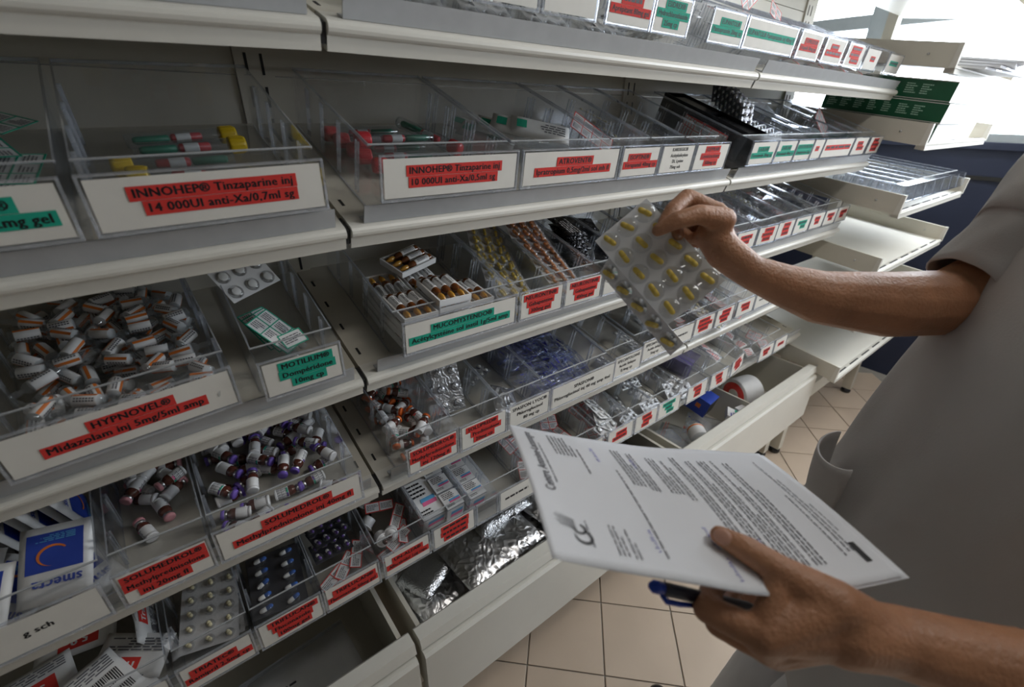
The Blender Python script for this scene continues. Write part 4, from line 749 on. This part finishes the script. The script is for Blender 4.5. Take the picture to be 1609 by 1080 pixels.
MB().lathe([(.026, -.07), (.032, -.062), (.033, .03), (.028, .045), (.012, .055), (.010, .07), (.012, .072), (.012, .085)], 18).build('bottle_body', 'glass_clear', o); MB().lathe([(.0333, -.045), (.0336, -.044), (.0336, .01), (.0333, .011)], 18).build('paper_label', 'white', o); MB().lathe([(.0338, -.0), (.034, .001), (.034, .006), (.0338, .007)], 18).build('band', 'orange', o)
o = thing('white_box', 'white carton with blue band and orange mark near the divider', 'box', T(1.575, -.035, .33) @ Rz(-.15))
MB().box((-.07, 0, 0), (-.012, .06, .125)).build('carton_body', 'white', o); MB().box((-.0705, -.0006, .09), (-.0115, .0605, .108)).build('blue_band', 'blue_print', o); MB().box((-.04, -.0012, .088), (-.02, -.0004, .1)).build('orange_mark', 'orange', o)
o = thing('small_box', 'small white carton with green corner at the drawer front', 'box', T(1.44, -.02, .43) @ Rz(.5) @ Rx(.3)); MB().box((0, 0, 0), (.07, .05, .022)).build('carton_body', 'white', o); MB().box((.05, .0, .0221), (.07, .02, .0226)).build('green_corner', 'green_print', o); bars(MB(), .005, .045, .01, .04, 3, .0226).build('print', 'blue_ink', o)
o = thing('label_roll', 'big roll of white labels with red print standing in the drawer', 'roll', T(1.74, .11, .407) @ Rz(-.25) @ Ry(PI / 2))
MB().lathe([(.028, -.055), (.070, -.055), (.072, -.05), (.072, .05), (.070, .055), (.028, .055)], 36).build('label_paper', 'white', o)
MB().lathe([(.024, -.0555), (.045, -.0556), (.058, -.0558), (.058, -.0562), (.024, -.0562)], 30).build('red_core_print', 'red_print', o); MB().lathe([(.018, -.0565), (.026, -.0565), (.026, .0565), (.018, .0565)], 20).build('core', 'card', o)
o = thing('label_roll', 'smaller roll of red and white labels behind the big one', 'roll', T(1.63, .22, .385) @ Rz(.5) @ Ry(PI / 2))
MB().lathe([(.02, -.04), (.050, -.04), (.052, -.036), (.052, .036), (.05, .04), (.02, .04)], 30).build('label_paper', 'white', o); MB().lathe([(.018, -.0405), (.042, -.0406), (.042, -.041), (.018, -.041)], 24).build('red_core_print', 'red_print', o)
#PERSON
# ------------------------------------------------------------------ the person at the shelf
RH={'W': (0.3559, -0.3558, 1.3848), 'W2': (0.348, -0.3401, 1.4039), 'T0': (0.3495, -0.349, 1.4253), 'T1': (0.3097, -0.3376, 1.4339), 'T2': (0.2796, -0.3274, 1.428), 'T3': (0.2625, -0.3167, 1.4168), 'I0': (0.3696, -0.3269, 1.429), 'I1': (0.3353, -0.3024, 1.4469), 'I2': (0.2994, -0.307, 1.4354), 'I3': (0.2808, -0.31, 1.421), 'M0': (0.3792, -0.3169, 1.4164), 'M1': (0.3502, -0.2947, 1.4283), 'M2': (0.3153, -0.3036, 1.4157), 'M3': (0.3045, -0.3187, 1.4055), 'R0': (0.3863, -0.3094, 1.4058), 'R1': (0.3681, -0.2901, 1.4131), 'R2': (0.3373, -0.3009, 1.4026), 'R3': (0.3342, -0.3194, 1.3967), 'P0': (0.3914, -0.3086, 1.3954), 'P1': (0.3822, -0.292, 1.3987), 'P2': (0.3591, -0.301, 1.3895), 'P3': (0.3557, -0.3174, 1.3865), 'A1': (0.376, -0.3863, 1.3621), 'B1': (0.408, -0.4157, 1.3469), 'A2': (0.4469, -0.4507, 1.3317), 'A3': (0.5344, -0.5065, 1.3197), 'A4': (0.6282, -0.5487, 1.3145)}
LH={'W': (0.1741, -0.6592, 1.1582), 'W2': (0.1376, -0.6325, 1.1724), 'T0': (0.1313, -0.6208, 1.1962), 'T1': (0.1138, -0.5834, 1.2106), 'T2': (0.1051, -0.5554, 1.2167), 'T3': (0.0991, -0.5365, 1.2186), 'I0': (0.0777, -0.5963, 1.1768), 'I1': (0.0627, -0.5563, 1.1761), 'I2': (0.0945, -0.5456, 1.1653), 'I3': (0.1256, -0.5475, 1.1609), 'M0': (0.0898, -0.5997, 1.1554), 'M1': (0.082, -0.5624, 1.1458), 'M2': (0.117, -0.5493, 1.134), 'M3': (0.1506, -0.551, 1.1306), 'R0': (0.1055, -0.604, 1.1368), 'R1': (0.1016, -0.57, 1.1226), 'R2': (0.1367, -0.5568, 1.1109), 'R3': (0.1687, -0.5597, 1.1104), 'P0': (0.1237, -0.6094, 1.1221), 'P1': (0.1232, -0.5809, 1.1056), 'P2': (0.1522, -0.571, 1.099), 'P3': (0.1763, -0.5711, 1.102), 'A1': (0.2048, -0.6957, 1.1527), 'A2': (0.2375, -0.7344, 1.1462)}
PT=[(0.0472, -0.3063, 1.2213), (0.1062, -0.3531, 1.2059), (0.1763, -0.4015, 1.1884), (0.2386, -0.4403, 1.1784), (0.3042, -0.4822, 1.1677)]
PB=[(-0.0526, -0.4875, 1.2563), (-0.0193, -0.5091, 1.2416), (0.0328, -0.5453, 1.223), (0.0857, -0.5836, 1.2066), (0.16, -0.6177, 1.1876), (0.2235, -0.6468, 1.183)]
def tcap(m, p0, r0, p1, r1, seg=14):
    """tapered capsule"""
    p0, p1 = V(p0), V(p1); d = p1 - p0; L = max(d.length, 1e-5); X = T(*p0) @ d.to_track_quat('Z', 'Y').to_matrix().to_4x4()
    prof = [(r0 * math.sin(a), -r0 * math.cos(a)) for a in (.12, .5, .9, 1.25)] + [(r0, 0), (r1, L)] + [(r1 * math.cos(a), L + r1 * math.sin(a)) for a in (.35, .7, 1.1, 1.45)]
    m.lathe(prof, seg, 0, X)
def chain(m, D, pts, rads):
    for i in range(len(pts) - 1):
        a = D[pts[i]] if isinstance(pts[i], str) else pts[i]; b = D[pts[i + 1]] if isinstance(pts[i + 1], str) else pts[i + 1]; tcap(m, a, rads[i], b, rads[i + 1])
def ell(m, c, rx, ry, rz, X=None):
    n = 12; m.lathe([(max(.02, math.sin(PI * k / n)), -math.cos(PI * k / n)) for k in range(n + 1)], 18, 0, T(*c) @ (X or Matrix()) @ Matrix.Diagonal((rx, ry, rz, 1)))
def remesh(name, m, vox, mats, parent, smooth=4, fac=.5):
    ob = m.build('tmp', mats); md = ob.modifiers.new('r', 'REMESH'); md.mode = 'VOXEL'; md.voxel_size = vox; md.use_smooth_shade = True
    sm = ob.modifiers.new('s', 'SMOOTH'); sm.factor = fac; sm.iterations = smooth
    dg = bpy.context.evaluated_depsgraph_get(); me = bpy.data.meshes.new_from_object(ob.evaluated_get(dg)); bpy.data.objects.remove(ob)
    me.name = name; me.materials.clear()
    for q in ([mats] if isinstance(mats, str) else mats): me.materials.append(MATS[q])
    for p in me.polygons: p.use_smooth = True
    return inst(name, me, parent)
person = thing('person', 'person in a white short-sleeved coat holding a blister sheet and papers', 'person', T(.58, -.62, 0))
IP = person.matrix_world.inverted()
def child(o): o.parent = person; o.matrix_parent_inverse = IP; return o
m = MB()
# right arm and hand, reaching to the shelf with a pinch grip
RSH, LSH = (.80, -.66, 1.42), (.47, -.83, 1.42)
chain(m, RH, ['W', 'A1', 'B1', 'A2', 'A3', 'A4', RSH], [.0235, .0215, .027, .0345, .0440, .0455, .060])
chain(m, RH, ['W', 'W2', 'T0'], [.0230, .0215, .0150]); chain(m, RH, ['T0', 'T1', 'T2', 'T3'], [.0150, .0122, .0108, .0078])
for f, r in (('I', .0105), ('M', .0102), ('R', .0098), ('P', .0085)):
    chain(m, RH, ['W', f + '0'], [.019, r * 1.25]); chain(m, RH, [f + '0', f + '1', f + '2', f + '3'], [r * 1.18, r * 1.05, r * .92, r * .74])
chain(m, RH, ['I0', 'M0', 'R0', 'P0'], [.0125, .0122, .012, .011]); chain(m, RH, ['W2', 'M0'], [.02, .014]); chain(m, RH, ['T0', 'I0'], [.0135, .0125])
# left arm and hand under the papers
LEL = (.262, -.90, 1.17)
chain(m, LH, ['W', 'A1', 'A2', LEL, LSH], [.0275, .0300, .0345, .0450, .058])
chain(m, LH, ['W', 'W2'], [.0265, .0285]); chain(m, LH, ['W', 'T0', 'T1', 'T2', 'T3'], [.0220, .0200, .0128, .0110, .0082])
for f, r in (('I', .0105), ('M', .0105), ('R', .0100), ('P', .0088)):
    chain(m, LH, ['W2', f + '0'], [.0210, r * 1.35]); chain(m, LH, [f + '0', f + '1', f + '2', f + '3'], [r * 1.3, r * 1.08, r * .92, r * .78])
chain(m, LH, ['I0', 'M0', 'R0', 'P0'], [.0150, .0145, .014, .012]); chain(m, LH, ['T0', 'I0'], [.0190, .0150]); chain(m, LH, ['T1', 'I0'], [.0100, .0130])
# trunk, neck, head and legs (mostly inside the clothes)
sdir = V((.89, .46, 0)).normalized(); fdir = V((-.46, .89, 0)).normalized()
HC = V((.655, -.665, 1.655)); BX = basis((0, 0, 0), sdir, fdir, V((0, 0, 1)))
tcap(m, RSH, .06, LSH, .06); tcap(m, (.64, -.735, 1.36), .105, (.60, -.70, .95), .105); tcap(m, (.64, -.735, 1.44), .055, (.655, -.69, 1.57), .052)
ell(m, HC, .073, .092, .112, BX); ell(m, HC + fdir * .02 - V((0, 0, .06)), .052, .062, .058, BX); tcap(m, HC + fdir * .088 + V((0, 0, .01)), .010, HC + fdir * .104 - V((0, 0, .022)), .013)
for sg in (-1, 1):
    ell(m, HC + sdir * sg * .075, .010, .018, .030, BX); tcap(m, HC + fdir * .082 + sdir * sg * .018 + V((0, 0, .028)), .008, HC + fdir * .072 + sdir * sg * .048 + V((0, 0, .028)), .007)
LEGS = (((.50, -.735, .92), (.44, -.63, .50), (.40, -.62, .09)), ((.68, -.64, .92), (.60, -.56, .50), (.555, -.50, .09)))
for hp, kn, an in LEGS: chain(m, {}, [hp, kn, an], [.080, .055, .038])
child(remesh('body', m, .0030, 'skin', None, 3, .45))
def nail(c, n, d, w_, l_):
    c, n, d = V(c), V(n).normalized(), V(d).normalized(); d = (d - n * d.dot(n)).normalized(); X = basis(c, d.cross(n), d, n)
    q = MB(); q.lathe([(max(.03, math.cos(a)), math.sin(a)) for a in (-.3, 0, .5, 1.0, 1.5)], 14, 0, X @ Matrix.Diagonal((w_, l_, .0018, 1))); child(q.build('fingernail', 'nail'))
tt = (V(LH['T3']) - V(LH['T2'])).normalized(); cv = (CAM - V(LH['T3'])).normalized()
nail(V(LH['T3']) + cv * .0070 - tt * .003, cv + tt * .15, tt, .0062, .0078)
child(MB().tube([HC + fdir * .086 - sdir * .022 - V((0, 0, .05)), HC + fdir * .094 - V((0, 0, .048)), HC + fdir * .086 + sdir * .022 - V((0, 0, .05))], [.004, .006, .004], 8).build('lips', 'lip_pink'))
for sg in (-1, 1): e = MB(); ell(e, HC + fdir * .080 + sdir * sg * .032 + V((0, 0, .012)), .012, .010, .008, BX); child(e.build('eye', 'white_pill')); e = MB(); ell(e, HC + fdir * .0885 + sdir * sg * .032 + V((0, 0, .012)), .005, .003, .005, BX); child(e.build('iris', 'hair'))
hm = MB(); n = 14
hv = []; 
for j in range(8):
    for i in range(24):
        a = 2 * PI * i / 24; el = PI / 2 - j * .21 * (1.0 if math.sin(a) < .2 else .55); p = V((.079 * math.cos(a) * math.cos(el), .098 * math.sin(a) * math.cos(el) - .006, .120 * math.sin(el) + .004)); hv.append(HC + (BX @ p))
hm.add(hv, [(j * 24 + i, j * 24 + (i + 1) % 24, (j + 1) * 24 + (i + 1) % 24, (j + 1) * 24 + i) for j in range(7) for i in range(24)], 0, None, True); ho = child(hm.build('hair', 'hair')); md = ho.modifiers.new('s', 'SOLIDIFY'); md.thickness = .008
# coat
def interp(tab, z):
    for i in range(len(tab) - 1):
        if tab[i][0] >= z >= tab[i + 1][0]:
            t = (tab[i][0] - z) / (tab[i][0] - tab[i + 1][0]); t = t * t * (3 - 2 * t) if False else t; return [tab[i][k] + (tab[i + 1][k] - tab[i][k]) * t for k in range(1, len(tab[i]))]
    return list(tab[-1][1:])
CT = [(1.535, .645, -.715, .070, .066), (1.50, .645, -.72, .10, .075), (1.46, .640, -.725, .185, .100), (1.40, .635, -.725, .210, .128), (1.30, .625, -.715, .205, .148), (1.18, .612, -.700, .200, .158), (1.05, .600, -.690, .208, .172), (.92, .590, -.680, .226, .188), (.78, .585, -.672, .240, .205)]
cm = MB(); NS, NR = 96, 60; cv_ = []
for j in range(NR + 1):
    z = 1.535 + (.78 - 1.535) * j / NR; cx, cy, a_, b_2 = interp(CT, z); dn = (1.535 - z) / .755
    for i in range(NS):
        th = 2 * PI * i / NS; fold = 1 + dn * (.030 * math.sin(7 * th + 5 * z) + .022 * math.sin(13 * th - 7 * z + 1)) + (.014 * math.sin(9 * th + 14 * z) + .008 * math.sin(17 * th + 22 * z)) * min(1, 3 * dn) * (1 - .5 * dn)
        ct, st = math.cos(th), math.sin(th); e = .80
        px_ = a_ * math.copysign(abs(ct) ** e, ct) * fold; py_ = b_2 * math.copysign(abs(st) ** e, st) * fold; p = V((cx, cy, z)) + sdir * px_ + fdir * py_; cv_.append(p)
cm.add(cv_, [(j * NS + (i + 1) % NS, j * NS + i, (j + 1) * NS + i, (j + 1) * NS + (i + 1) % NS) for j in range(NR) for i in range(NS)], 0, None, True)
co = child(cm.build('coat', 'coat')); md = co.modifiers.new('s', 'SOLIDIFY'); md.thickness = .004; md.offset = -1
def sleeve(pts, rads, seed):
    pts = [V(p) for p in pts]; q = MB(); n = len(pts); seg = 36; vs = []; u = None; N = 20; r = random.Random(seed)
    for k in range(N + 1):
        f = k / N * (n - 1); i = min(int(f), n - 2); t = f - i; p = pts[i].lerp(pts[i + 1], t); rr = rads[i] + (rads[i + 1] - rads[i]) * t; d = (pts[i + 1] - pts[i]).normalized()
        u = d.cross(V((0, 0, 1))).normalized(); w_ = d.cross(u)
        for s_ in range(seg): a = 2 * PI * s_ / seg; f2 = 1 + .035 * math.sin(4 * a + 9 * k / N + seed) + .02 * math.sin(7 * a - 14 * k / N); vs.append(p + rr * f2 * (math.cos(a) * u + math.sin(a) * w_))
    q.add(vs, [(k * seg + s_, k * seg + (s_ + 1) % seg, (k + 1) * seg + (s_ + 1) % seg, (k + 1) * seg + s_) for k in range(N) for s_ in range(seg)], 0, None, True)
    o = child(q.build('sleeve', 'coat')); md = o.modifiers.new('s', 'SOLIDIFY'); md.thickness = .003; return o
RE = V(RH['A4'])
sleeve([V(RSH) + V((-.06, -.02, .045)), V(RSH) + V((-.03, .025, .050)), RE.lerp(V(RSH), .45) + V((0, 0, .020)), RE.lerp(V(RSH), .10) + V((0, 0, .004))], [.085, .098, .084, .060], 1)
sleeve([V(LSH) + V((.06, .04, .03)), V(LSH) + V((.0, .0, .015)), V(LEL).lerp(V(LSH), .45), V(LEL).lerp(V(LSH), .22)], [.075, .088, .078, .070], 3)
# pocket pouch on the coat front, hems, collar
pk = MB(); pv_ = []; pc = V((.500, -.530, 1.108)); NP = 20
for j in range(9):
    for i in range(NP + 1):
        a = PI * (i / NP) ; z = -.012 * math.sin(a) - .11 * j / 8; rr = .040 - .012 * (j / 8) ** 2; loc = V((rr * math.cos(a) * 1.25, rr * math.sin(a) * .85, z)); pv_.append(pc + sdir * loc.x + fdir * loc.y + V((0, 0, loc.z)))
pk.add(pv_, [(j * (NP + 1) + i + 1, j * (NP + 1) + i, (j + 1) * (NP + 1) + i, (j + 1) * (NP + 1) + i + 1) for j in range(8) for i in range(NP)], 0, None, True)
o = child(pk.build('pocket', 'coat')); md = o.modifiers.new('s', 'SOLIDIFY'); md.thickness = .003
# trousers and shoes
tr = MB()
for hp, kn, an in LEGS: chain(tr, {}, [hp, kn, V(an) + V((0, 0, -.02))], [.100, .080, .070])
tcap(tr, LEGS[0][0], .10, LEGS[1][0], .10)
child(remesh('trousers', tr, .008, 'trouser', None, 4))
for (hp, kn, an) in LEGS:
    sh = MB(); d_ = V((.22, .97, 0)).normalized(); a0 = V((an[0], an[1], .045)); tcap(sh, a0 - d_ * .05, .040, a0 + d_ * .10, .040); tcap(sh, a0 + d_ * .05, .042, a0 + d_ * .165 - V((0, 0, .012)), .030); so = remesh('shoe', sh, .006, 'black_plastic', None, 3); child(so)
    for v_ in so.data.vertices: v_.co.z = max(v_.co.z, .004)
# held blister: folded sheet, front leaf 5 x 3, back leaf 5 x 1
L_, Bm, Tp = V((0.2445, -0.2265, 1.3969)), V((0.2556, -0.3525, 1.3143)), V((0.3021, -0.2737, 1.4395)); Rt = V((0.3151, -0.3888, 1.354))
ctr = (L_ + Bm + Tp + Rt) / 4; ax = (Bm - L_).normalized(); ay = (Tp - L_); ay = (ay - ax * ay.dot(ax)).normalized(); az = ax.cross(ay)
if az.dot(CAM - ctr) < 0: ay = -ay; az = -az
o = thing('held_blister', 'silver blister sheet of yellow capsules held between thumb and finger', 'blister', basis(ctr, ax, ay, az))
for p in blister(5, 3, .0292, .0280, .0132, .0100, 'yellow_pill', .0200, .0036, 'blister_film', 'h', .12): inst(p[0], p[1], o, p[2] if len(p) > 2 else None)
sg_ = 1 if (Tp - L_).dot(ay) > 0 else -1
vd = (CAM - ctr).normalized()
fy = (-(ay * sg_) * .62 - az * .78); fy = (fy - ax * fy.dot(ax)).normalized(); fz = ax.cross(fy)
if fz.dot(CAM - ctr) < 0: fx = -ax; fz = fx.cross(fy)
else: fx = ax
leaf = thing('held_blister_leaf', 'darker second blister leaf of yellow capsules hanging below the held sheet', 'blister', basis(ctr - ay * sg_ * .042 + fy * .0165 + ax * .030, fx, fy, fz))
for p in blister(5, 1, .0292, .0320, .0132, .0100, 'yellow_pill', .0200, .0036, 'blister_foil', 'h2', .5): inst(p[0], p[1], leaf, p[2] if len(p) > 2 else None)
# ------------------------------------------------------------------ the printed papers
def poly(P, t):
    Ls = [0]; 
    for i in range(len(P) - 1): Ls.append(Ls[-1] + (V(P[i + 1]) - V(P[i])).length)
    f = t * Ls[-1]
    i = 0
    while i < len(P) - 2 and Ls[i + 1] < f: i += 1
    q = (f - Ls[i]) / (Ls[i + 1] - Ls[i])
    p0 = V(P[max(i - 1, 0)]); p1 = V(P[i]); p2 = V(P[i + 1]); p3 = V(P[min(i + 2, len(P) - 1)])
    return .5 * ((2 * p1) + (p2 - p0) * q + (2 * p0 - 5 * p1 + 4 * p2 - p3) * q * q + (3 * p1 - p0 - 3 * p2 + p3) * q ** 3)
def sheet(s_, t, lift=0.):
    """s_: 0 near long edge .. 1 far long edge (reading direction), t: 0 letterhead .. 1 foot"""
    a, b = poly(PB, t), poly(PT, t); p = a.lerp(b, s_); return p + V((0, 0, lift + .010 * math.sin(PI * s_) * (1 - .6 * t)))
def page(name, label, off, group=None):
    o = thing(name, label, 'paper', T(*sheet(.5, .5)), group); inv = T(*(-sheet(.5, .5))); q = MB(); NT, NS_ = 40, 24
    q.add([inv @ sheet(j / NS_, i / NT, off) for i in range(NT + 1) for j in range(NS_ + 1)], [(i * (NS_ + 1) + j, (i + 1) * (NS_ + 1) + j, (i + 1) * (NS_ + 1) + j + 1, i * (NS_ + 1) + j + 1) for i in range(NT) for j in range(NS_)], 0, None, True)
    ob = q.build('sheet', 'paper', o); md = ob.modifiers.new('s', 'SOLIDIFY'); md.thickness = .0003; return o, inv
pg, inv = page('printed_letter', 'white printed letter sheet held in the lower hand', 0.)
pg2, inv2 = page('paper_sheet', 'second white sheet lying directly beneath the printed letter', -.0016)
pg2.matrix_world = T(.005, -.004, -.001) @ pg2.matrix_world
def ink(name, v2, f2, mname):
    """v2 in page mm: x along reading 0..210, y from the top of the page 0..297"""
    q = MB(); q.add([inv @ sheet(x / 210., y / 297., .0007) for x, y in v2], f2); q.build(name, mname, pg)
def para(name, blocks, mname, seed):
    r = random.Random(seed); vs = []; fs = []
    for (x0, x1, y0, n, lead, hgt) in blocks:
        for i in range(n):
            x = x0; xe = x1 if i < n - 1 else x0 + (x1 - x0) * (.4 + .5 * r.random()); y = y0 + i * lead
            while x < xe - 1:
                l = min(xe - x, 2.5 + 8 * r.random()); k = len(vs); vs += [(x, y), (x + l, y), (x + l, y - hgt), (x, y - hgt)]; fs.append((k, k + 1, k + 2, k + 3)); x += l + 1.3
    ink(name, vs, fs, mname)
def pword(name, s, x, y, h, wmax, mname, bold=.03):
    vs, fs, wd = text_data(s, bold); sx = min(h, wmax / wd); ink(name, [(x + v[0] * sx, y - v[1] * h) for v in vs], fs, mname)
pword('letterhead', 'Centre Antoine-Lacassagne', 78, 26, 8.5, 116, 'grey_ink', .02)
para('letterhead_lines', [(92, 178, 30, 1, 3, .8), (150, 196, 44, 6, 3.4, 1.0), (120, 186, 66, 1, 3, 1.0), (15, 46, 58, 3, 3.4, .9), (14, 44, 70, 2, 3.4, .9), (18, 60, 38, 1, 3, .7)], 'grey_ink', 2)
lg = []; lf = []
for cxx, cyy, rr, wd in ((27, 33, 7.5, 2.6), (35, 32, 5.5, 2.0)):
    k = len(lg); vv, ff = arc(cxx, cyy, rr, wd, .3, 6.0, 20); lg += vv; lf += [tuple(i + k for i in f) for f in ff]
for q in range(7): k = len(lg); x0 = 33 + q * 1.7; lg += [(x0, 30), (x0 + .7, 30), (x0 + 4 + q * .3, 18 - q % 3), (x0 + 3.6 + q * .3, 18 - q % 3)]; lf.append((k, k + 1, k + 2, k + 3))
ink('logo', lg, lf, 'ink')
para('body_text', [(20, 185, 96, 1, 4, 1.2), (115, 185, 106, 4, 3.6, 1.2), (110, 182, 122, 3, 3.6, 1.2), (112, 178, 142, 4, 3.8, 1.2), (104, 176, 158, 2, 3.8, 1.2), (20, 185, 172, 3, 4, 1.3), (26, 180, 188, 3, 4, 1.3), (24, 180, 203, 4, 4, 1.3), (24, 182, 220, 2, 4, 1.3), (24, 178, 232, 3, 4.2, 1.3)], 'grey_ink', 5)
para('footer_text', [(30, 185, 262, 1, 4, .9), (34, 185, 268, 2, 4, .9), (60, 150, 277, 1, 4, .8)], 'grey_ink', 7)
vs = [(20, 279), (44, 279), (44, 273), (20, 273)]; ink('footer_badge', vs, [(0, 1, 2, 3)], 'ink')
r = random.Random(9); vs = []; fs = []
for (x0, y0, n, st) in ((150, 84, 12, 2.6), (26, 92, 9, 2.8), (40, 148, 11, 2.4), (38, 158, 12, 2.4), (34, 176, 12, 2.4), (30, 194, 11, 2.4), (10, 150, 9, 2.6), (8, 186, 9, 2.6), (150, 122, 8, 2.4)):
    for i in range(n):
        x = x0 + i * st; a = (r.random() - .5) * 2.2; hh = 1.5 + 2.5 * r.random(); k = len(vs); vs += [(x, y0), (x + .8, y0), (x + .8 + a, y0 - hh), (x + a, y0 - hh)]; fs.append((k, k + 1, k + 2, k + 3))
ink('handwriting', vs, fs, 'blue_ink')
# pen
p0, p1 = V((0.027, -0.5263, 1.2009)), V((0.0871, -0.5554, 1.1631)); pd = (p1 - p0).normalized(); p2 = p0 + pd * .135
o = thing('ballpoint_pen', 'blue ballpoint pen held under the letter by the lower hand', 'pen', T(*p0)); ip = lambda p: p - p0
MB().tube([ip(p0 + pd * .006), ip(p0 + pd * .012), ip(p2 - pd * .02), ip(p2)], [.0046, .0056, .0056, .002], 12).build('barrel', 'pen_black', o)
MB().tube([ip(p0 - pd * .004), ip(p0), ip(p0 + pd * .008)], [.003, .0052, .0054], 12).build('push_button', 'pen_blue', o)
up = V((0, 0, 1)) - pd * pd.z; up.normalize(); sd = pd.cross(up); cl_ = (-up * 1.2 + sd * (-1 if sd.dot(CAM - p0) < 0 else 1)).normalized()
MB().tube([ip(p0 + pd * .010 + cl_ * .005), ip(p0 + pd * .016 + cl_ * .0088), ip(p0 + pd * .030 + cl_ * .0088), ip(p0 + pd * .050 + cl_ * .0072)], [.0022, .0024, .0024, .0020], 8).build('clip', 'pen_blue', o)
